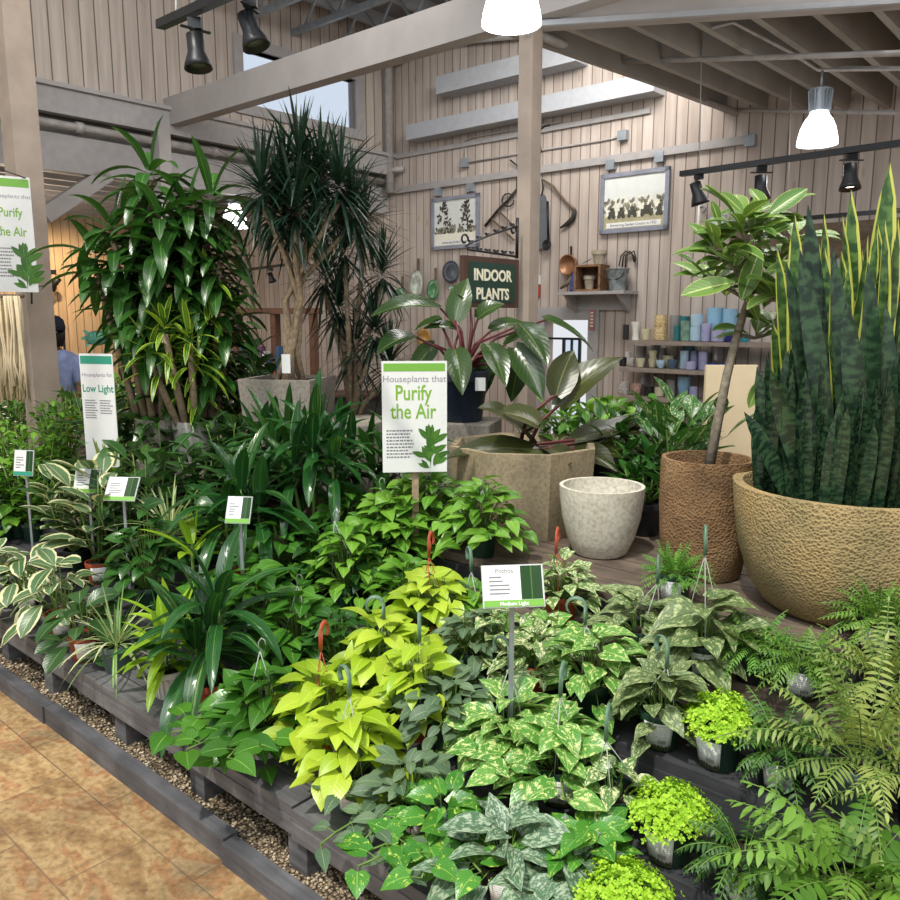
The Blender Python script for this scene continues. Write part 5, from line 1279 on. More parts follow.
GROUPS = {}
def plant(name, label, px, tier, frac, cat='plant', pot='green', R=.0675, H=.115, kind='heart', leaf='pothos', card=True, group=None, hang=None, lift=0.0, p=None, stem='stemg', rot=None, **k):
    if p is None:
        a, b, z = TIER[tier] if tier in TIER else tier
        D = a+(b-a)*frac; p = at_dz(px, D, z+.001)
    p = Vector(p); p.z += lift
    t = thing(name, label, cat, p, 0, group)
    cr = math.atan2(-p.y, -p.x)+(rot or 0)
    if pot: make_pot(t, pot, R, H, card, cr)
    fb, sb = MB(), MB(); c = Vector((0, 0, H*.9)) if pot else Vector((0, 0, 0))
    z_here = p.z; K = dict(k); q_ = 450+p.x/p.y*811
    if 400 <= q_ < 625 and kind == 'heart' and z_here < .7:
        for kk in ('cr', 'L'): K[kk] = K.get(kk, .1)*1.12
        K['n'] = int(K['n']*1.12)
    if q_ < 400:
        g_ = 1.28 if q_ < 300 else 1.14
        for kk, dv_ in (('cr', .13), ('L', None), ('spread', None), ('h', None), ('w', None), ('ch', .1)):
            if kk in K: K[kk] = K[kk]*(g_ if kk != 'w' else 1.1)
        if 'n' in K and kind == 'heart': K['n'] = int(K['n']*1.3)
        if q_ < 160 and z_here > .33: K['ch'] = K.get('ch', .1)*1.6; K['h'] = K.get('h', .3)*1.35
        if kind == 'bush': K['n'] = int(K.get('n', 10)*1.25); K['stems'] = K.get('stems', 5)+2
    if kind == 'heart':
        heart_bush(fb, sb, c, K.get('cr', .13), K.get('ch', .10), K.get('n', 50), K.get('L', .075), K.get('ratio', .72), K.get('prof', HEART), K.get('back', .12), K.get('droop', .8), .1, low=K.get('low', -.4), cols=K.get('cols', 2), wave=K.get('wave', 0))
        for az, ln in K.get('vines', ()): vine(fb, sb, c+zvec(az)*R*.8, az, ln, K.get('L', .075), K.get('ratio', .75), drop=K.get('drop', .5), floor=K.get('floor', -.2))
    elif kind == 'strap':
        for (x, y, h) in K.get('canes', [(0, 0, .1)]):
            b = c+Vector((x, y, h)); sb.tube([c+Vector((x*.4, y*.4, -.02)), c+Vector((x*.8, y*.8, h*.5)), b, b+Vector((0, 0, K.get('hgt', .1)))], [.010, .009, .008, .004], 8)
            strap_head(fb, b, K.get('n', 16), K.get('L', .3), K.get('w', .045), K.get('prof', STRAP), K.get('e0', 1.3), K.get('e1', -.1), K.get('droop', 1.3), K.get('fold', .15), K.get('ns', 8), cols=K.get('cols', 4), hgt=K.get('hgt', .1), wave=K.get('wave', 0), twist=K.get('twist', 0))
    elif kind == 'moss':
        tuft(fb, c, K.get('cr', .1), K.get('ch', .06), K.get('n', 1200), K.get('L', .010), low=K.get('low', -.35), w=K.get('w', .7), k=K.get('k', 4)); sb.tube([c, c+Vector((0, 0, .03))], .01, 6)
        for _ in range(K.get('core', 0)): pass
    elif kind == 'fern':
        n = K.get('n', 18)
        for i in range(n):
            az = i*GA+rs.uniform(-.2, .2); f = i/n
            frond(fb, sb, c+zvec(az)*.015, az, K.get('e0', 1.2)*(1-f)+K.get('e1', .35)*f+rs.uniform(-.1, .1), K.get('L', .22)*rs.uniform(.75, 1.1), K.get('pin', .03), K.get('np', 13), K.get('droop', 1.3)*rs.uniform(.7, 1.2), K.get('pw', .32), lob=K.get('lob', 0))
    elif kind == 'bush':      # upright leafy stems
        ns = K.get('stems', 5); hh = K.get('h', .3)
        for s_ in range(ns):
            az = s_*GA+rs.random(); sp = K.get('spread', .1)*(.3+.7*(s_/max(1, ns-1))); b = c+zvec(az)*.015; h = hh*rs.uniform(.75, 1.05); tip = c+Vector((math.cos(az)*sp, math.sin(az)*sp, h))
            mid = (b+tip)/2+zvec(az)*sp*.15; sb.tube([b, mid, tip], [.006, .005, .003], 6); m = K.get('n', 10)
            for i in range(m):
                f = (i+.6)/m; q = b.lerp(mid, f*2) if f < .5 else mid.lerp(tip, f*2-1); a2 = i*GA+s_
                ln = K.get('L', .08)*rs.uniform(.75, 1.1)*(1-.25*f); pe = q+zvec(a2, .5)*ln*K.get('pet', .25)
                if K.get('pet', .25) > .05: sb.tube([q, pe], [.002, .0016], 4, caps=False)
                fb.leaf(pe, zvec(a2, K.get('e', .35)+f*.5), Vector((0, 0, 1)), ln, ln*K.get('ratio', .5), K.get('prof', OVAL), K.get('droop', .6)*rs.uniform(.5, 1.3), .12, 6, K.get('back', 0), cols=K.get('cols', 2))
    if sb.v: sb.build('stems', M[stem], t)
    if fb.v: fb.build('foliage', L[leaf] if isinstance(leaf, str) else leaf, t)
    if hang:
        if hang[0] == 'wire': wire_hook(t, R, H, hang[1], hang[2] if len(hang) > 2 else (0, 0))
        else: hook_hanger(t, R, H, hang[1], hang[3] if len(hang) > 3 else 0.3, hang[0], lean=hang[2] if len(hang) > 2 else (0, 0))
    return t
GP = 'potted pothos and relatives on the stepped display'; GM = 'small pots of club moss'; GF = 'potted ferns'; GD = 'potted dracaenas on the stepped display'; GR = 'potted broad-leaved plants at the left'

# ---- front row, left to right
plant('potted_pothos', 'small bushy pothos at the left edge of the front bench', -2, 1, .5, pot='green', leaf='creamv', cr=.12, ch=.1, n=34, L=.10, ratio=.5, prof=OVAL, back=0, group=GR)
plant('peperomia', 'cream edged broad leaf plant at the left edge beside the terracotta pots', 28, 1, .45, pot='green', leaf='rubberv', cr=.13, ch=.16, n=26, L=.14, ratio=.5, prof=OVAL, back=0, droop=1.1, group=GR, cols=4)
plant('rubber_plant', 'cream edged rubber plant in the left of two terracotta front bench pots', 62, 1, .40, pot='terra', leaf='rubberv', cr=.12, ch=.17, n=22, L=.13, ratio=.52, prof=OVAL, back=0, droop=.9, group=GR, cols=4)
plant('rubber_plant', 'drooping green plant in the terracotta pot nearest the front bench edge at left', 86, 1, .25, pot='terra', leaf='rubber', cr=.11, ch=.11, n=16, L=.12, ratio=.6, prof=OVAL, back=0, droop=.9, group=GR, cols=4)
plant('spider_plant', 'thin striped grassy spider plant in the green pot left of the white ribbed pot', 118, 1, .38, pot='grey', kind='strap', leaf='spider', canes=[(0, 0, .0)], n=46, L=.24, w=.011, prof=THIN, e0=1.4, e1=.0, hgt=.03, droop=1.3, cols=2, ns=6, card=False)
plant('lime_dracaena', 'lime leaved dracaena in the white ribbed pot on the front bench', 171, 1, .45, pot='ribbed', kind='strap', leaf='limebr', canes=[(-.01, 0, .02), (.02, .02, .10)], n=16, L=.22, w=.042, e0=1.4, e1=-.2, droop=1.2, hgt=.08, card=False, group=GD)
plant('dracaena', 'glossy dark dracaena in a terracotta pot just right of the white ribbed pot', 214, 1, .6, pot='terra', kind='strap', leaf='corns', canes=[(0, 0, .12), (-.05, -.02, .06), (.03, .02, .22)], n=13, L=.30, w=.062, e0=1.35, e1=.1, droop=1.7, hgt=.12, card=False, group=GD)
plant('potted_pothos', 'green pothos trailing over the bench edge from a black and white ribbed pot', 264, 1, .40, pot='ribbed', leaf='pothos', cr=.14, ch=.13, n=58, L=.085, vines=[(-2.6, .26), (-2.2, .30), (-1.7, .26), (-1.2, .2), (-2.9, .2)], drop=.35, floor=-.16, card=False, group=GP, hang=('wire', .40, (0, 0)))
plant('potted_pothos', 'neon lime pothos in a terracotta pot with a terracotta hook on the front bench', 324, 1, .7, pot='terra', R=.06, leaf='neon', cr=.14, ch=.17, n=50, L=.095, low=-.2, group=GP, hang=('red', .40, (0, 0)), card=False)
plant('potted_pothos', 'large leaved neon lime pothos in the grey green pot at the bench edge', 352, 1, .38, pot='grey', leaf='neon', cr=.12, ch=.18, n=38, L=.10, low=-.15, group=GP, hang=('hook', .36, (.0, .0), 1.2))
plant('satin_pothos', 'grey green satin pothos hanging over the front bench left of centre', 410, 1, .42, pot='green', leaf='satin', cr=.15, ch=.12, n=80, L=.062, vines=[(-2.5, .3), (-1.6, .26), (-2.0, .22), (-2.9, .22)], ratio=.6, floor=-.18, group=GP, prof=LANCE)
plant('potted_pothos', 'golden marbled pothos trailing over the front bench at the bottom centre', 446, 1, .35, pot='black', leaf='marbleg', cr=.14, ch=.10, n=50, L=.075, vines=[(-2.2, .26), (-1.9, .2), (-1.3, .2), (-2.6, .2)], floor=-.16, group=GP, drop=.4)
plant('scindapsus', 'silver leaved scindapsus at the bottom edge of the picture', 505, 1, .35, pot='black', leaf='silver', cr=.14, ch=.10, n=34, L=.12, ratio=.62, vines=[(-.6, .2), (-1.2, .2)], cols=4, group=GP)
plant('scindapsus', 'silver leaved scindapsus at the bottom edge, right of the larger silver one', 566, 1, .45, pot='green', leaf='silver', cr=.13, ch=.08, n=26, L=.11, ratio=.62, cols=4, group=GP)
plant('club_moss', 'yellow green club moss cushion cut off by the bottom edge of the picture', 622, 1, .42, pot='green', kind='moss', leaf='moss', cr=.115, ch=.07, group=GM, lift=.04)
# ---- second step
plant('potted_pothos', 'bright green pothos behind the striped dracaena in the left half', 215, 2, .5, leaf='pothos', cr=.13, ch=.12, n=50, L=.075, group=GP, card=False, hang=None)
plant('dracaena', 'tall glossy dracaena whose blades hang over the bright pothos left of centre', 245, 3, .35, pot='terra', kind='strap', leaf='corns', canes=[(0, 0, .25), (-.07, -.02, .15), (.08, .0, .18)], n=12, L=.34, w=.062, e0=1.35, e1=.1, droop=1.8, hgt=.12, card=False, group=GD)
plant('potted_pothos', 'leafy green pothos with wire hook between the dracaena and the neon pothos', 300, 2, .55, leaf='pothos', cr=.15, ch=.15, n=66, L=.08, group=GP, card=False, hang=('wire', .38, (.0, .0)))
plant('potted_pothos', 'dark green pothos with small leaves behind the terracotta hook', 340, 2, .6, leaf='deep', cr=.13, ch=.15, n=52, L=.07, group=GP, card=False)
plant('potted_pothos', 'vivid neon pothos in the centre with a grey curled hook', 385, 2, .5, pot='green', leaf='neon', cr=.16, ch=.19, n=74, L=.085, group=GP, hang=('hook', .34, (0, 0), 2.2), card=False)
plant('potted_pothos', 'neon pothos in a terracotta pot, rightmost of the lime group', 420, 2, .35, pot='terra', leaf='neon', cr=.14, ch=.21, n=56, L=.08, group=GP, hang=('hook', .33, (.0, .0), .6), card=False)
plant('satin_pothos', 'grey green satin pothos in the middle, behind the golden marbled one', 452, 2, .35, leaf='satin', cr=.15, ch=.13, n=80, L=.062, ratio=.62, prof=LANCE, group=GP, card=False)
plant('potted_pothos', 'cream and green marbled pothos just right of the Pothos card stake', 508, 2, .45, leaf='marble', cr=.15, ch=.12, n=60, L=.085, vines=[(-1.7, .2), (-2.2, .16)], group=GP, hang=('hook', .34, (0, 0), 1.4), card=False)
plant('potted_pothos', 'boldly marbled pothos beside the round grey green ring hook', 558, 2, .35, leaf='marble', cr=.13, ch=.13, n=42, L=.09, ratio=.8, vines=[(-1.6, .16)], group=GP, hang=('hook', .32, (.0, .0), .2))
plant('potted_pothos', 'rounded marbled pothos with printed label left of the front yellow moss', 614, 2, .3, leaf='marblec', cr=.10, ch=.08, n=18, L=.085, ratio=.72, group=GP, hang=('hook', .26, (-.03, 0), .2), rot=-.2)
plant('club_moss', 'yellow green club moss in the labelled green pot nearest the bottom', 668, 2, .26, kind='moss', leaf='moss', cr=.108, ch=.075, group=GM, rot=-.45)
plant('potted_fern', 'feathery dark fern with white label right of the front yellow moss', 742, 2, .22, pot='black', kind='fern', leaf='fernd', n=46, L=.15, pin=.030, np=11, droop=1.5, e1=.0, group=GF, lift=.0)
plant('potted_fern', 'large coarse fern with lobed bright fronds in the bottom right corner', 845, 2, .15, pot='black', R=.08, kind='fern', leaf='fern', n=30, L=.27, pin=.058, np=12, droop=1.5, e0=1.3, e1=.1, pw=.42, group=GF, lob=1, lift=.04)
plant('potted_fern', 'coarse fern cut off by the right edge near the bottom corner', 915, 2, .3, pot='black', R=.08, kind='fern', leaf='fernp', n=22, L=.26, pin=.05, np=12, droop=1.4, e0=1.3, e1=.15, pw=.4, group=GF)
# ---- third step
plant('potted_pothos', 'deep green pothos in the third row under the long striped blades', 285, 3, .6, leaf='pothos', cr=.16, ch=.16, n=64, L=.08, group=GP, card=False)
plant('dracaena', 'striped dracaena with glossy arching blades at the left of the green pothos bush', 315, 4, .3, pot='black', kind='strap', leaf='corns', canes=[(0, 0, .30), (-.09, 0, .22), (.10, -.02, .24), (0, .05, .36)], n=12, L=.33, w=.06, e0=1.35, e1=.0, droop=1.7, hgt=.12, card=False, group=GD)
plant('potted_pothos', 'green pothos with thin wire hook just left of the neon group', 348, 3, .6, leaf='pothosb', cr=.16, ch=.20, n=74, L=.075, group=GP, card=False, hang=('wire', .43, (-.05, 0)))
plant('potted_pothos', 'neon pothos behind the Pothos card with a terracotta hook', 432, 3, .4, pot='terra', leaf='neon', cr=.16, ch=.18, n=70, L=.085, group=GP, card=False, hang=('red', .37, (-.01, 0)))
plant('potted_pothos', 'green pothos directly behind the Pothos card', 476, 3, .8, leaf='pothosb', cr=.13, ch=.13, n=46, L=.075, group=GP, card=False, hang=('hook', .30, (-.02, 0), .8))
plant('potted_pothos', 'cream marbled pothos in a terracotta pot just right of the card stake', 533, 3, .28, pot='terra', leaf='marblec', cr=.12, ch=.11, n=44, L=.07, vines=[(-1.6, .1)], group=GP, card=False)
plant('potted_pothos', 'large marbled pothos in a dark green pot right of the Pothos card', 592, 3, .3, leaf='marble', cr=.13, ch=.15, n=44, L=.10, group=GP, card=False, hang=('hook', .30, (-.03, 0), 1.9))
plant('scindapsus', 'olive scindapsus in the pot with a white label above the front mosses', 660, 3, .22, leaf='olive', cr=.12, ch=.14, n=36, L=.11, ratio=.7, cols=4, wave=.04, group=GP, rot=-.1, hang=('hook', .24, (.01, 0), .9))
plant('club_moss', 'yellow green club moss in the upper labelled pot beside the feathery ferns', 718, 3, .24, kind='moss', leaf='moss', cr=.108, ch=.085, group=GM, rot=-.55)
plant('potted_fern', 'dark fern with white label between the upper moss and the grey green pot', 778, 3, .25, pot='black', kind='fern', leaf='fernd', n=38, L=.17, pin=.034, np=12, droop=1.2, e1=.1, group=GF)
plant('potted_fern', 'tall arching pale fern in the large grey green pot at the right', 858, 3, .32, pot='grey', R=.088, H=.14, kind='fern', leaf='fernp', n=30, L=.32, pin=.05, np=18, droop=1.1, e0=1.4, e1=.35, pw=.24, group=GF, card=False)
plant('potted_fern', 'pale fern at the right edge beside the large grey green pot', 922, 3, .4, pot='black', kind='fern', leaf='fernp', n=20, L=.28, pin=.045, np=16, droop=1.2, e0=1.4, e1=.3, pw=.25, group=GF, card=False)
# ---- fourth step
plant('potted_pothos', 'variegated pothos with red hook in the terracotta pot beside the white pot', 560, 4, .25, pot='terra', leaf='marblec', cr=.13, ch=.13, n=66, L=.065, group=GP, card=False, hang=('red', .27, (-.02, 0)))
plant('scindapsus', 'large leaved olive silver scindapsus in front of the tall brown cylinder planter', 702, 4, .12, leaf='olive', cr=.10, ch=.13, n=30, L=.14, ratio=.72, cols=4, wave=.04, group=GP, hang=('hook', .40, (-.01, 0), .3), lift=-.02, rot=.1)
plant('scindapsus', 'second grey green scindapsus with curled hook, lower left of the large olive one', 640, 4, .1, leaf='olive', cr=.13, ch=.10, n=30, L=.11, ratio=.7, cols=4, wave=.04, group=GP, hang=('hook', .27, (.05, 0), .3), card=False, lift=-.03)
plant('potted_fern', 'fine feathery green fern at the foot of the huge stone bowl', 800, 4, .2, pot='green', kind='fern', leaf='fern', n=60, L=.15, pin=.026, np=11, droop=1.2, e1=.1, group=GF)
plant('potted_fern', 'fine feathery fern left below the huge stone bowl', 752, 4, .25, pot='black', kind='fern', leaf='mossg', n=50, L=.14, pin=.024, np=11, droop=1.2, e1=.1, group=GF, card=False)
plant('potted_fern', 'pale young fern pot right of the feathery fern under the bowl', 880, 4, .3, pot='black', kind='fern', leaf='fernp', n=26, L=.20, pin=.036, np=14, droop=1.0, e0=1.4, e1=.3, pw=.26, group=GF, card=False)
# ---- green masses around the middle of the stand
plant('potted_pothos', 'biggest bushy green pothos, in front of the large card sign', 425, 5, .035, leaf='pothosb', cr=.23, ch=.20, n=170, L=.088, group=GP, card=False, vines=[(-1.2, .2), (-2.0, .2), (-.4, .2)], hang=('wire', .36, (.02, 0)), floor=-.3)
plant('potted_pothos', 'second bushy green pothos against the faceted planter', 482, 5, .03, leaf='pothosb', cr=.19, ch=.20, n=120, L=.085, group=GP, card=False, hang=('wire', .32, (0, 0)), vines=[(-1.0, .15), (-1.6, .2)], floor=-.3)
plant('potted_pothos', 'green pothos hanging between the big pothos bush and the striped dracaena', 388, 4, .5, leaf='pothosb', cr=.19, ch=.18, n=110, L=.078, group=GP, card=False, hang=('wire', .40, (-.03, 0)))
plant('dracaena', 'upright broad bladed dracaena in front of the large card sign', 375, 5, .10, pot='black', kind='strap', leaf='deep', canes=[(0, 0, .10)], n=10, L=.32, w=.062, e0=1.5, e1=.1, droop=.9, hgt=.08, card=False, group=GD)
plant('spiky_dracaena', 'narrow leaved dark dracaena right of the small white plant card', 300, 5, .2, pot='black', kind='strap', leaf='marg', canes=[(0, 0, .12), (.12, .05, .16), (-.12, .03, .1)], n=46, L=.30, w=.012, prof=THIN, e0=1.45, e1=-.1, droop=.9, hgt=.06, cols=2, ns=6, card=False, group=GD)
plant('rubber_tree', 'dark glossy upright rubber tree in front of the concrete square planter', 248, 5, .28, pot='black', R=.08, kind='bush', leaf='rubber', stems=5, h=.58, spread=.18, n=13, L=.17, ratio=.5, pet=.18, droop=.5, card=False, group=GR, cols=4)
plant('fiddle_leaf_fig', 'broad grey green leaved plant below the white round planter at left', 192, 5, .12, pot='black', R=.08, kind='bush', leaf='rubber', stems=4, h=.38, spread=.16, n=8, L=.19, ratio=.62, pet=.3, droop=.8, card=False, group=GR, cols=4)
plant('variegated_rubber_plant', 'cream tipped rubber plant between the pale planters and the broad leaved plant', 168, 5, .15, pot='black', kind='bush', leaf='rubberv', stems=2, h=.40, spread=.05, n=9, L=.12, ratio=.5, pet=.15, card=False, group=GR, cols=4)
plant('rubber_plant', 'large round leaved green plant above the terracotta pots at the left', 112, 4, .2, pot='terra', kind='bush', leaf='rubber', stems=3, h=.34, spread=.14, n=8, L=.17, ratio=.66, pet=.35, droop=.7, card=False, group=GR, cols=4)
plant('rubber_plant', 'round leaved plant in a terracotta pot in the second row at the left', 100, 2, .5, pot='terra', kind='bush', leaf='rubberv', stems=2, h=.27, spread=.12, n=6, L=.17, ratio=.62, pet=.35, card=True, group=GR, cols=4)
plant('rubber_plant', 'leafy plant in a terracotta pot in the third row left of the lime dracaena', 148, 3, .3, pot='terra', kind='bush', leaf='rubber', stems=3, h=.26, spread=.14, n=7, L=.17, ratio=.6, pet=.35, card=False, group=GR, cols=4)
plant('spider_plant', 'cream striped spider plant behind the lime dracaena', 172, 3, .1, pot='green', kind='strap', leaf='spider', canes=[(0, 0, .05)], n=50, L=.26, w=.014, prof=THIN, e0=1.4, e1=.2, hgt=.05, droop=1.0, cols=2, ns=6, card=False)
plant('lime_dracaena', 'lime leaved dracaena shoot above the spider plant', 196, 2, .6, pot='green', kind='strap', leaf='limebr', canes=[(0, 0, .2)], n=9, L=.2, w=.045, e0=1.5, e1=.2, droop=.8, hgt=.08, card=False, group=GD)
for i, (px, ti, fr, lf, st, h, spd, lab) in enumerate([
    (5, 3, .3, 'pothosb', 6, .24, .16, 'small leaved green bush at the left edge in the third row'), (40, 3, .3, 'pothosb', 6, .26, .16, 'small leaved green bush above the cream edged plants at left'),
    (68, 4, .3, 'pothosb', 6, .28, .16, 'small leaved bush with a terracotta hook at the left'), (20, 4, .7, 'pothos', 6, .26, .18, 'dark bushy plant at the left edge under the teal footed card'), (5, 2, .5, 'deep', 5, .16, .12, 'dark low bush at the left edge above the bench')]):
    plant('schefflera', lab, px, ti, fr, pot='green', kind='bush', leaf=lf, stems=st+3, h=h, spread=spd, n=13, L=.075, ratio=.45, pet=.4, card=False, group='small leaved bushes at the left', hang=('red', .34, (.03, 0)) if i == 2 else None)
# back row of small grassy plants behind the left cards
for px, fr, kind_, lf, lab in ((8, .25, 'fern', 'fern', 'light green fern at the left edge beyond the cards'), (40, .22, 'fern', 'fernd', 'feathery fern in front of the left post'), (66, .35, 'snake', 'snakeb', 'small upright snake plant right of the left post'), (52, .5, 'snake', 'snakeb', 'small upright snake plant at the foot of the left post'), (96, .2, 'fern', 'fernd', 'dark feathery fern below the Low Light sign'),
    (125, .30, 'bush', 'pothosb', 'leafy green plant right of the Low Light sign'), (72, .6, 'strap', 'spider', 'pale striped spider plant left of the Low Light sign'), (150, .12, 'bush', 'deep', 'dark leafy plant below the pale grey planter'), (20, .5, 'strap', 'fernp', 'grassy pale plant at the left edge beyond the ferns')):
    if kind_ == 'fern': plant('potted_fern', lab, px, 5, fr, kind='fern', leaf=lf, n=30, L=.26, pin=.04, np=14, droop=1.1, e1=.3, card=False, group=GF)
    elif kind_ == 'snake': plant('snake_plant', lab, px, 5, fr, kind='strap', leaf=lf, canes=[(0, 0, -.02), (.04, .02, -.02), (-.04, .02, -.02)], n=8, L=.30, w=.04, prof=SNAKE, e0=1.55, e1=1.1, droop=.05, hgt=.02, card=False, group='small snake plants', pot='white')
    elif kind_ == 'strap': plant('spider_plant', lab, px, 5, fr, kind='strap', leaf=lf, canes=[(0, 0, .05)], n=40, L=.30, w=.02, prof=THIN, e0=1.4, e1=.4, hgt=.05, droop=.8, cols=2, ns=6, card=False, pot='white')
    else: plant('potted_houseplant', lab, px, 5, fr, kind='bush', leaf=lf, stems=7, h=.26, spread=.15, n=10, L=.09, ratio=.6, pet=.3, card=False, group=GR)
# ---- deck, right side
plant('asparagus_fern', 'fine green cushion fern on the deck in front of the tall brown planter', 674, 5, .03, kind='fern', leaf='mossg', n=70, L=.13, pin=.018, np=12, droop=1.0, e0=1.4, e1=.05, group=GM, rot=-.3, R=.062, pw=.4)
plant('potted_fern', 'bright feathery fern in a black pot with white label against the stone bowl', 876, 5, .03, pot='black', kind='fern', leaf='fern', n=70, L=.15, pin=.024, np=12, droop=1.0, e0=1.4, e1=.0, group=GF, rot=-.2, R=.062)

# ================================================================ LARGE SPECIMENS
def finish(t, fb, sb, leaf, stem):
    if sb.v: sb.build('stems', M[stem], t)
    fb.build('foliage', L[leaf], t)
# corn plants
def cornplant(label, p, canes, leaf, n, Ls, w, levels=1, e0=1.3, droop=1.5, jit=.3):
    t = thing('corn_plant', label, 'plant', p, 0, 'tall corn plants'); fb, sb = MB(), MB()
    for (x, y, h, span) in canes:
        pts = [Vector((x*.3, y*.3, -.05)), Vector((x*.7, y*.7, h*.5)), Vector((x, y, h))]; sb.tube(pts, [.026, .022, .018], 10)
        k = max(1, int(span/.10))
        for q in range(k):
            z = h-span+span*(q+1)/k; f = z/h; b = Vector((x*f, y*f, z))
            strap_head(fb, b, n, Ls, w, e0=e0 if q == k-1 else .75, e1=-.1, droop=droop, cols=4, ns=None or 8, hgt=.07) if False else strap_head(fb, b, n, Ls, w, STRAP, e0 if q == k-1 else .7, -.1, droop, .15, 7, 2, .02, .08, jit=jit)
    finish(t, fb, sb, leaf, 'cane'); return t
cz = CP1.z-.06
C1 = Vector((CP1.x, CP1.y, cz)); C2 = Vector((CP2.x, CP2.y, CP2.z-.06))
def rel(px, py, y, o): return hit_y(px, py, y)-o
def canes_to(o, lst):
    out = []
    for px, py, dy, span in lst:
        r_ = rel(px, py, o.y+dy, o); out.append((r_.x, dy, r_.z, span))
    return out
cornplant('tall dense corn plant with dark drooping leaves rising from the pale grey planter', C1, canes_to(C1, [(112, 235, -.05, .45), (150, 180, .05, .9), (160, 225, -.12, .9), (188, 215, .0, .9), (212, 205, .08, .9), (125, 275, .02, .5), (95, 262, .12, .25), (140, 330, -.1, .3), (190, 360, .1, .3), (165, 390, .15, .3)]), 'corn', 9, .42, .085, droop=1.7)
cornplant('corn plant with bright yellow green leaves in front of the tall dark one', Vector((C2.x, C2.y, C2.z)), canes_to(C2, [(165, 335, -.25, .22), (190, 345, -.2, .3), (150, 360, -.22, .2), (208, 290, .05, .8)]), 'cornlime', 13, .30, .036, droop=1.2)
cornplant('dark corn plant behind, with leaves reaching towards the twisted canes', Vector((C2.x+.02, C2.y+.05, C2.z)), canes_to(C2, [(214, 262, .0, .5), (226, 320, .05, .5), (215, 360, .1, .4)]), 'corn', 9, .36, .078)
# marginatas
def marginata(label, p, canes, heads, n=70, Ls=.42, w=.019, base=.10, thick=.019, bundle=False):
    t = thing('dragon_tree', label, 'plant', p, 0, 'tall dragon trees with narrow leaves'); fb, sb = MB(), MB()
    for (x0, y0, pts, hd) in canes:
        P = [Vector((x0, y0, -.05))]+[Vector(q) for q in pts]; n_ = len(P)
        sb.tube(P, [thick*(1-.35*i/n_) for i in range(n_)], 8)
        if hd: strap_head(fb, P[-1], n, Ls, w, THIN, 1.5, -.75, .75, .1, 6, 2, .012, .16, jit=.5)
    for h in heads: strap_head(fb, h, n, Ls, w, THIN, 1.5, -.75, .75, .1, 6, 2, .012, .16, jit=.5)
    finish(t, fb, sb, 'marg', 'cane'); return t
mp_ = Vector((SQP.x, SQP.y, SQP.z+SQH-.03)); tops = [(262, 205), (285, 190), (300, 175), (322, 190), (340, 200), (312, 215), (276, 225), (352, 225), (295, 225)]
cl = []
for i, (px, py) in enumerate(tops):
    dy = (-.12, .1, -.02, .06, -.1, .12, 0, .05, -.14)[i]; e = rel(px, py, mp_.y+dy, mp_); a = i*2.2; x0 = math.cos(a)*.10; y0 = math.sin(a)*.08
    cx = rel(296+(px-300)*-.25, 300, mp_.y, mp_)
    cl.append((x0, y0, [(x0*.2+cx.x*.6-x0*.5, y0*.3, cx.z*.5), (cx.x+(i % 3-1)*.03, dy*.3, cx.z), ((cx.x+e.x)/2, dy*.7, (cx.z+e.z)/2), e], True))
marginata('large dragon tree with bare twisted canes in the square concrete planter', mp_, cl, [], n=95, Ls=.40)
t = thing('nursery_tag', 'white nursery tags tied round the twisted canes', 'tag', mp_+Vector((0, -.16, .12)))
bx((.02, 0, 0), (.05, .004, .11)).build('tag', M['card'], t, smooth=False)
m2 = hit_y(352, 424, 4.75); cl = []
for i, (px, py) in enumerate([(365, 240), (350, 275), (378, 300), (338, 330), (372, 350), (355, 365), (330, 300), (385, 385)]):
    dy = (.05, -.1, .0, .1, -.1, .05, .12, -.02)[i]; e = rel(px, py, m2.y+dy, m2); cl.append((.02*math.cos(i*2), .02*math.sin(i*2), [(e.x*.35, dy*.4, e.z*.5), e], True))
_, cp3, _ = tub('grey stone planter of the second dragon tree behind the square planter', 352, 418, 460, 62, 5.3, M['s_conc'])
m2 = Vector((cp3.x, cp3.y, cp3.z-.05)); cl = []
for i, (px, py) in enumerate([(365, 235), (345, 262), (382, 285), (340, 320), (375, 345), (355, 365), (325, 290), (390, 378)]):
    dy = (.05, -.1, .0, .1, -.1, .05, .12, -.02)[i]; e = rel(px, py, m2.y+dy, m2); cl.append((.02*math.cos(i*2), .02*math.sin(i*2), [(e.x*.35, dy*.4, e.z*.5), e], True))
marginata('second dragon tree with hanging narrow leaves just left of the large card sign', m2, cl, [], n=72, Ls=.36, thick=.02)
# red stemmed philodendron in the black pot
def bigleaf(label, name, p, leaves, leaf, stem, pot=None, w=.36, grp=None, r=.008, prof=LANCE, back=.06, fold=.16):
    """leaves: (px0,py0, px1,py1, dy0, dy1, wide) blade from base pixel to tip pixel"""
    t = thing(name, label, 'plant', p, 0, grp); fb, sb = MB(), MB()
    for i, (x0, y0, x1, y1, dy0, dy1, wd) in enumerate(leaves):
        a = hit_y(x0, y0, p.y+dy0)-p; b = hit_y(x1, y1, p.y+dy1)-p; d = b-a; Ln = d.length
        az = i*GA; s0 = Vector((math.cos(az)*.025, math.sin(az)*.025, 0))
        sb.tube([s0, s0*1.5+Vector((a.x*.35, a.y*.35, a.z*.65)), a], [r, r*.8, r*.6], 7)
        # arch: start higher than the chord
        d0 = (d/Ln+Vector((0, 0, .30))).normalized(); up = Vector((0, -.5, 1)) if abs(d.z) < Ln*.75 else Vector((d.x*.3, -1, .3))
        fb.leaf(a, d0, up, Ln*1.06, wd, prof, .62, fold, 9, back, .02, cols=4)
    finish(t, fb, sb, leaf, stem); return t
np_ = hit_y(462, 425, 4.4); np_.z = PED2.z
t = thing('nursery_pot', 'black nursery pot with a price sticker on the stone block behind the large card sign', 'pot', np_)
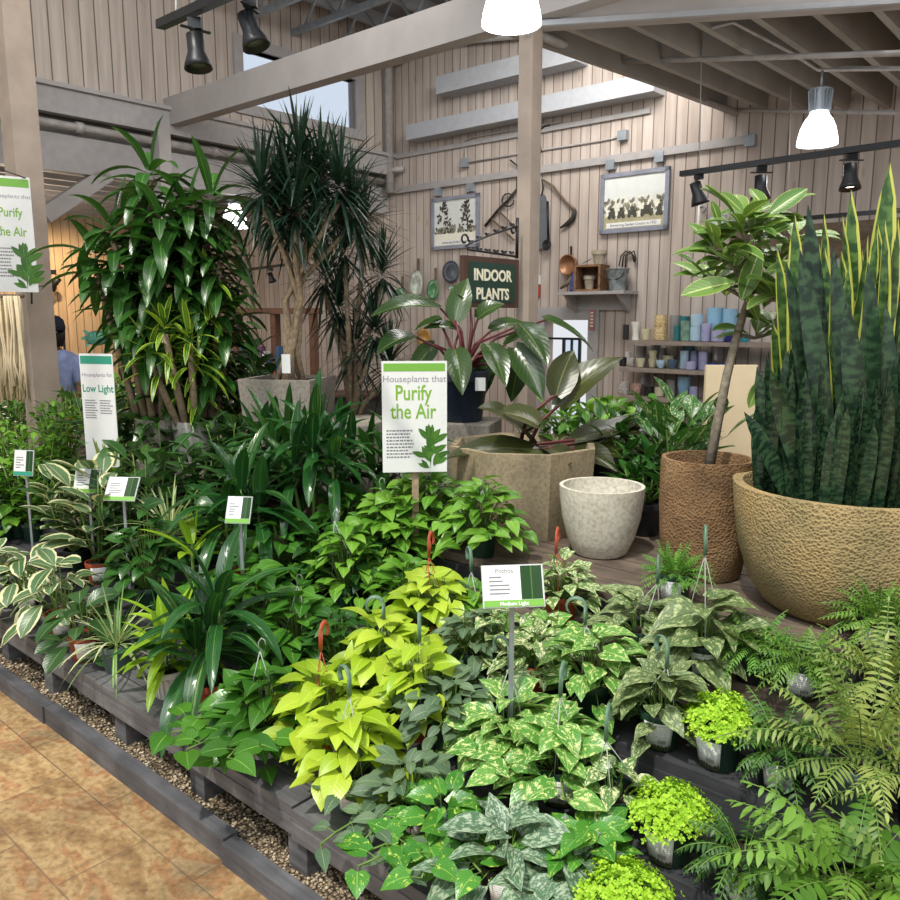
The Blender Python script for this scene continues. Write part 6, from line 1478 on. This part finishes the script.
k_ = np_.y/790; make_pot(t, 'navy', 27*k_, 50*k_, False); bx((.095, -27*k_*.9, 38*k_), (.055, .004, .07)).build('price_label', M['card'], t, smooth=False)
pr = np_+Vector((0, 0, 46*k_))
bigleaf('red-stemmed philodendron with long drooping leaves in the black nursery pot', 'philodendron', pr, [
 (440, 308, 374, 312, 0, -.25, .17), (414, 336, 378, 352, -.1, -.3, .15), (455, 320, 466, 279, 0, .1, .14), (478, 318, 503, 303, .1, .1, .14), (460, 330, 425, 327, .05, .0, .10),
 (505, 345, 540, 330, 0, -.1, .11), (520, 325, 546, 365, -.1, -.3, .16), (515, 348, 541, 398, -.15, -.3, .16), (488, 345, 505, 385, -.1, -.3, .14), (455, 350, 462, 393, -.1, -.3, .15), (545, 320, 592, 350, 0, .1, .13),
 (492, 330, 526, 322, .1, .2, .12), (440, 322, 415, 330, .05, .1, .12), (470, 300, 448, 287, .1, .1, .12), (520, 360, 512, 400, .05, .1, .13), (490, 355, 480, 400, .1, .1, .12), (435, 345, 412, 375, .1, .1, .12)], 'redphil', 'stemr', r=.010)
hp = HEXP+Vector((0, 0, .36))
bigleaf('bronze leaved philodendron spreading over the rim of the faceted planter', 'philodendron', hp, [
 (530, 440, 482, 404, 0, -.25, .20), (538, 425, 500, 410, -.1, -.1, .16), (536, 452, 445, 455, -.1, -.2, .15), (560, 405, 618, 355, .05, .1, .19), (556, 395, 572, 350, 0, .15, .16), (555, 460, 480, 462, -.15, -.15, .10),
 (575, 440, 655, 432, .05, .2, .16), (590, 455, 668, 465, .0, .1, .15), (575, 450, 615, 470, .0, -.15, .16), (545, 450, 570, 462, 0, -.3, .13), (600, 440, 650, 415, .1, .3, .12), (520, 455, 500, 480, -.1, -.3, .10)], 'bronze', 'stemr', prof=LANCE, r=.011)
# leaning ficus
fp = TALLP+Vector((0, 0, .40)); t = thing('ficus_tree', 'leaning ficus with cream edged oval leaves growing from the tall brown planter', 'tree', fp); fb, sb = MB(), MB()
def fpt(px, py, dy): return hit_y(px, py, fp.y+dy)-fp
tr = [Vector((.0, 0, -.02)), fpt(718, 420, 0), fpt(727, 375, 0), fpt(737, 335, .02), fpt(748, 300, .03), fpt(757, 265, .02)]
sb.tube(tr, [.022, .019, .017, .016, .013, .009], 10)
br_ = [(fpt(737, 335, .02), [fpt(755, 338, .05), fpt(800, 325, .1)]), (tr[4], [fpt(735, 270, -.05), fpt(715, 250, -.1)]), (tr[4], [fpt(765, 275, .1), fpt(790, 240, .15)]), (tr[5], [fpt(760, 235, 0), fpt(768, 215, 0)]), (tr[5], [fpt(745, 240, -.08), fpt(740, 222, -.1)]), (tr[4], [fpt(730, 290, .1), fpt(710, 285, .12)]), (tr[4], [fpt(775, 300, -.1), fpt(795, 290, -.12)])]
tips = []
for a, pts in br_:
    sb.tube([a]+pts, [.009, .007, .005], 7); tips += [pts[1], pts[0].lerp(pts[1], .5), pts[0]]
for q in tips:
    for i in range(7):
        az = i*GA+rs.random(); d = zvec(az, rs.uniform(-.1, .9)); b = q+d*.03; sb.tube([q, b], .0025, 4, caps=False)
        ln = rs.uniform(.12, .175); fb.leaf(b, d, Vector((0, -.35, 1)), ln, ln*.46, OVAL, rs.uniform(.2, .8), .16, 7, 0, cols=4)
for x0, y0, x1, y1, dy in ((745, 215, 722, 190, -.1), (768, 215, 806, 186, -.1), (765, 235, 790, 222, -.15), (760, 250, 740, 300, -.1), (735, 262, 710, 246, -.1), (728, 245, 686, 247, -.05), (735, 282, 680, 291, -.1), (765, 272, 805, 262, -.15), (755, 240, 755, 196, -.05), (745, 290, 760, 320, -.1), (720, 225, 712, 200, 0), (760, 380, 748, 408, 0)):
    a, b = fpt(x0, y0, dy), fpt(x1, y1, dy); d = b-a; fb.leaf(a, d, Vector((0, -.8, .6)), d.length, d.length*.40, OVAL, .15, .15, 7, cols=4)
finish(t, fb, sb, 'ficus', 'bark')
# snake plants in the bowl
sp0 = BOWLP+Vector((0, 0, .34)); t = thing('snake_plant', 'dense tall dark snake plants filling the huge stone bowl', 'plant', sp0); fb = MB(); r = random.Random(11)
for i in range(190):
    a = i*GA; rad = .30*math.sqrt(r.random()); b = Vector((math.cos(a)*rad, math.sin(a)*rad*.9, -.03)); fr = (rad/.30)
    px_ = 450+ (sp0.x+b.x)/(sp0.y+b.y)*811
    h = (r.uniform(.42, .66)+(.22 if r.random() < .12 else 0))*(1-.1*fr); d = Vector((math.cos(a)*.10*fr+r.uniform(-.07, .07), math.sin(a)*.15*fr+r.uniform(-.05, .05), 1))
    fb.leaf(b, d, Vector((r.uniform(-.5, .5), -1, 0)), h, r.uniform(.036, .058), SNAKE, .0, .22, 9, 0, 0, r=(r.random(), r.random()), twist=r.uniform(-1.2, 1.2))
for x0, x1, y1, dy in ((770, 741, 403, -.2), (765, 738, 420, -.1), (790, 800, 222, 0), (812, 812, 215, .05)):
    pass
for i, (x1, y1, dy) in enumerate([(771, 370, -.12), (786, 262, -.1), (800, 250, -.15), (808, 205, -.05), (832, 248, -.15), (846, 300, -.2), (868, 262, -.15), (885, 300, -.2), (744, 412, -.08)]):
    b = Vector(((x1-862)/811*.6*sp0.y*.8, dy, -.02)); e = hit_y(x1, y1, sp0.y+dy)-sp0; d = e-b
    fb.leaf(b, d, Vector((.3*math.sin(i), -1, 0)), d.length, .068, SNAKE, .0, .2, 9, r=(r.random(), r.random()), twist=r.uniform(-.8, .8))
fb.build('foliage', L['snake'], t)
t = thing('snake_plant', 'snake plants with bright yellow leaf margins rising behind the dark ones', 'plant', sp0+Vector((0, .06, 0))); fb = MB()
for i, (x0, x1, y1, wd) in enumerate([(800, 777, 248, .045), (812, 800, 275, .05), (800, 795, 215, .05), (825, 868, 235, .05), (850, 851, 190, .06), (856, 890, 163, .075), (870, 898, 218, .07), (845, 845, 270, .055), (880, 905, 245, .06), (820, 824, 213, .05), (830, 815, 300, .06), (895, 925, 200, .07), (865, 862, 250, .05), (890, 880, 265, .06), (905, 900, 300, .06), (840, 836, 330, .06), (870, 876, 335, .055)]+[(r.uniform(795, 900), 0, r.uniform(215, 330), r.uniform(.04, .058)) for _ in range(26)]):
    if not x1: x1 = x0+r.uniform(-28, 34)
    dy = .10+.09*math.sin(i*1.7); b = hit_y(x0, 480, t.location.y+dy)-t.location; b.z = -.02; e = hit_y(x1, y1, t.location.y+dy)-t.location; d = e-b
    fb.leaf(b, d, Vector((.4*math.sin(i*2.3), -1, 0)), d.length, wd*1.3, SNAKE, .0, .2, 10, r=(r.random(), r.random()), twist=r.uniform(-.6, .6))
fb.build('foliage', L['snakey'], t)
# second tree behind: dieffenbachia, peace lily and mixed greens behind the white pot
def y_at(px, y): 
    q = hit_y(px, 500, y); return Vector((q.x, q.y, .731))
plant('dieffenbachia', 'dieffenbachia with pale veined leaves left of the cream panel', 0, 5, 0, p=y_at(675, 3.9), pot='black', R=.1, H=.2, kind='bush', leaf='dieff', stems=6, h=.42, spread=.22, n=6, L=.24, ratio=.5, pet=.5, e=.6, droop=.7, card=False, group='green plants behind the white pot', cols=4)
plant('peace_lily', 'dark peace lily between the dieffenbachia and the bronze leaves', 0, 5, 0, p=y_at(640, 4.05), pot='black', R=.1, H=.2, kind='bush', leaf='lily', stems=8, h=.34, spread=.28, n=7, L=.2, ratio=.38, pet=.6, e=.5, prof=LANCE, card=False, group='green plants behind the white pot')
plant('peace_lily', 'low dark plant right behind the white round pot', 0, 5, 0, p=y_at(645, 3.72), pot='black', R=.09, H=.16, kind='bush', leaf='lily', stems=9, h=.20, spread=.18, n=7, L=.16, ratio=.38, pet=.5, e=.5, prof=LANCE, card=False, group='green plants behind the white pot')
for px, y, lf, h, l in ((575, 4.6, 'pothosb', .34, 'bright leafy green plant in front of the doorway'), (602, 4.7, 'pothosb', .30, 'bright leafy plant right of the doorway'), (555, 4.3, 'pothos', .3, 'green leafy plant below the doorway, behind the bronze leaves'), (622, 4.75, 'pothos', .32, 'green leafy plant below the pottery shelves'), (655, 4.8, 'lily', .3, 'dark leafy plant under the bottom pottery shelf')):
    plant('potted_houseplant', l, 0, 5, 0, p=y_at(px, y), pot='black', R=.11, H=.22, kind='bush', leaf=lf, stems=10, h=h, spread=.24, n=10, L=.12, ratio=.6, pet=.3, card=False, group='green plants behind the white pot')
# ---- more of the packed green masses on the stepped stand
FILL = [
 (-5, 4, .5, 'heart', 'deep', 'low dark green pothos at the left edge on the upper step'), (52, 3, .6, 'heart', 'pothosb', 'bright green leafy pothos below the teal footed card'),
 (78, 2, .6, 'bush', 'rubberv', 'cream edged rubber plant between the two second row terracotta pots'), (132, 4, .6, 'bush', 'rubber', 'grey green rubber plant right under the tilted stake card'),
 (150, 2, .4, 'heart', 'deep', 'dark green pothos between the rubber plants and the lime dracaena'), (205, 4, .4, 'bush', 'rubber', 'leafy dark plant above the lime dracaena shoot'),
 (222, 3, .7, 'heart', 'deep', 'dark pothos at the foot of the small white plant card'), (252, 4, .6, 'bush', 'rubber', 'leafy rubber plant right behind the small white plant card'),
 (262, 2, .8, 'heart', 'pothos', 'green pothos behind the trailing one of the ribbed pot'), (318, 3, .8, 'heart', 'deep', 'dark pothos in the shade of the striped dracaenas'),
 (345, 4, .8, 'heart', 'pothos', 'mid green pothos at the foot of the upright dracaena'), (230, 5, .10, 'bush', 'rubber', 'dark leafy plant left of the narrow leaved dracaena'),
 (275, 5, .08, 'strap', 'corns', 'striped dracaena left of the narrow leaved dracaena'), (340, 5, .12, 'strap', 'corns', 'striped dracaena right of the narrow leaved dracaena'),
 (402, 5, .14, 'strap', 'deep', 'short broad bladed dracaena at the foot of the large card sign'), (120, 3, .5, 'bush', 'pothosb', 'bright leafy bush under the half covered stake card'),
 (20, 2, .8, 'heart', 'pothosb', 'bright pothos above the cream edged plants at the left edge'), (60, 4, .9, 'bush', 'deep', 'dark leafy bush behind the terracotta hook at left'),
 (165, 4, .8, 'bush', 'deep', 'dark leafy bush below the fiddle shaped leaves'), (195, 3, .8, 'bush', 'deep', 'dark leafy bush behind the cream striped spider plant'),
 (290, 5, .02, 'strap', 'deep', 'dark dracaena at the front edge of the deck below the canes'), (410, 3, .75, 'heart', 'pothosb', 'green pothos between the neon pothos and the big bush'),
 (368, 3, .9, 'heart', 'deep', 'dark pothos just left of the terracotta hook behind the neon group')]
for px, ti, fr, kd, lf, lab in FILL:
    if kd == 'heart': plant('potted_pothos', lab, px, ti, fr, leaf=lf, cr=.15, ch=.15, n=56, L=.08, card=False, group=GP)
    elif kd == 'bush': plant('rubber_plant' if 'rubber' in lf else 'leafy_houseplant', lab, px, ti, fr, pot='green', kind='bush', leaf=lf, stems=5, h=.22, spread=.13, n=8, L=.13 if 'rubber' in lf else .09, ratio=.58, pet=.3, card=False, group=GR, cols=4)
    else: plant('dracaena', lab, px, ti, fr, pot='black', kind='strap', leaf=lf, canes=[(0, 0, .2), (.06, .03, .12), (-.07, 0, .14)], n=11, L=.28, w=.055, e0=1.4, e1=.0, droop=1.4, hgt=.1, card=False, group=GD)
plant('schefflera', 'bright small leaved bush at the foot of the teal footed card', 34, 2, .9, pot='green', kind='bush', leaf='pothosb', stems=7, h=.22, spread=.16, n=13, L=.07, ratio=.45, pet=.4, card=False, group='small leaved bushes at the left')
plant('rubber_plant', 'broad leaved plant hiding the foot of the half covered stake card', 84, 2, .95, pot='terra', kind='bush', leaf='rubber', stems=3, h=.24, spread=.13, n=7, L=.16, ratio=.62, pet=.35, card=False, group=GR, cols=4)
plant('leafy_houseplant', 'leafy plant hiding the foot of the tilted stake card', 126, 2, .9, pot='green', kind='bush', leaf='rubber', stems=4, h=.2, spread=.12, n=8, L=.12, ratio=.55, pet=.3, card=False, group=GR, cols=4)
plant('potted_pothos', 'cream marbled pothos left of the card stake in the middle row', 488, 3, .25, pot='green', leaf='marblec', cr=.12, ch=.12, n=46, L=.07, card=False, group=GP)
plant('satin_pothos', 'grey green satin pothos between the neon pothos and the card stake', 468, 3, .1, leaf='satin', cr=.13, ch=.12, n=66, L=.06, ratio=.62, prof=LANCE, group=GP, card=False)
plant('potted_pothos', 'boldly marbled pothos under the left side of the front row yellow moss pots', 585, 1, .7, leaf='marbleg', cr=.12, ch=.11, n=44, L=.08, card=False, group=GP)
plant('potted_pothos', 'marbled pothos between the two terracotta pots right of the stake', 548, 3, .7, leaf='marble', cr=.11, ch=.10, n=40, L=.075, card=False, group=GP)
# ================================================================ LIGHT AND CAMERA
wd_ = bpy.data.worlds.new('daylight'); sc.world = wd_; wd_.use_nodes = True
bg = wd_.node_tree.nodes['Background']; bg.inputs[0].default_value = (.93, .96, 1, 1); bg.inputs[1].default_value = .85
def lamp(name, typ, loc, energy, col=(1, 1, 1), target=None, **kw):
    l = bpy.data.lights.new(name, typ); l.energy = energy; l.color = col
    for k, v in kw.items(): setattr(l, k, v)
    o = bpy.data.objects.new(name, l); COL.objects.link(o); o.location = loc
    if target is not None: o.rotation_euler = (Vector(target)-Vector(loc)).to_track_quat('-Z', 'Y').to_euler()
    return o
sun = lamp('sun', 'SUN', (0, 0, 8), 3.1, (1, .95, .86), angle=.03)
sun.rotation_euler = Vector((.35, .55, -1.25)).to_track_quat('-Z', 'Y').to_euler()
lamp('skylight', 'AREA', (-.5, .2, 4.6), 160, (.95, .98, 1), (-.3, 2.4, .5), shape='RECTANGLE', size=4, size_y=2.5)
lamp('display_spot', 'SPOT', W(2.3, 4.2, 3.2), 60, (1, .78, .5), hit_z(850, 640, .7), spot_size=.6, spot_blend=.7, shadow_soft_size=.05)
lamp('low_room_spot', 'SPOT', W(-10.7, 4.7, 3.0), 260, (1, .72, .42), W(-12, 5.3, 1.9), spot_size=1.5, spot_blend=.9, shadow_soft_size=.05)
lamp('low_room_fill', 'POINT', W(-9.6, 3.6, 2.4), 80, (1, .86, .7), shadow_soft_size=.4)
lamp('hall_fill', 'AREA', W(-2.4, 5.3, 4.55), 235, (1, .96, .91), W(-2.4, 6.4, 2), shape='RECTANGLE', size=4, size_y=1)
lamp('left_wall_fill', 'AREA', W(-3.6, 2.6, 4.5), 60, (1, .96, .92), W(-7, 3.4, 4.0), shape='RECTANGLE', size=2, size_y=1)  # unseen area fill added to brighten the left wall, no roof opening there
cam = bpy.data.cameras.new('camera'); cam.sensor_width = 36; cam.lens = F/900*36; cam.clip_start = .05
co = bpy.data.objects.new('camera', cam); COL.objects.link(co); co.location = (0, 0, EYE); co.rotation_euler = (PI/2-PIT, 0, 0); sc.camera = co
sc.view_settings.view_transform = 'Standard'; sc.view_settings.look = 'None'; sc.view_settings.gamma = 1; sc.view_settings.use_curve_mapping = False
sc.view_settings.exposure = 0.0
sc.cycles.use_denoising = True; sc.cycles.max_bounces = 6; sc.cycles.transparent_max_bounces = 8
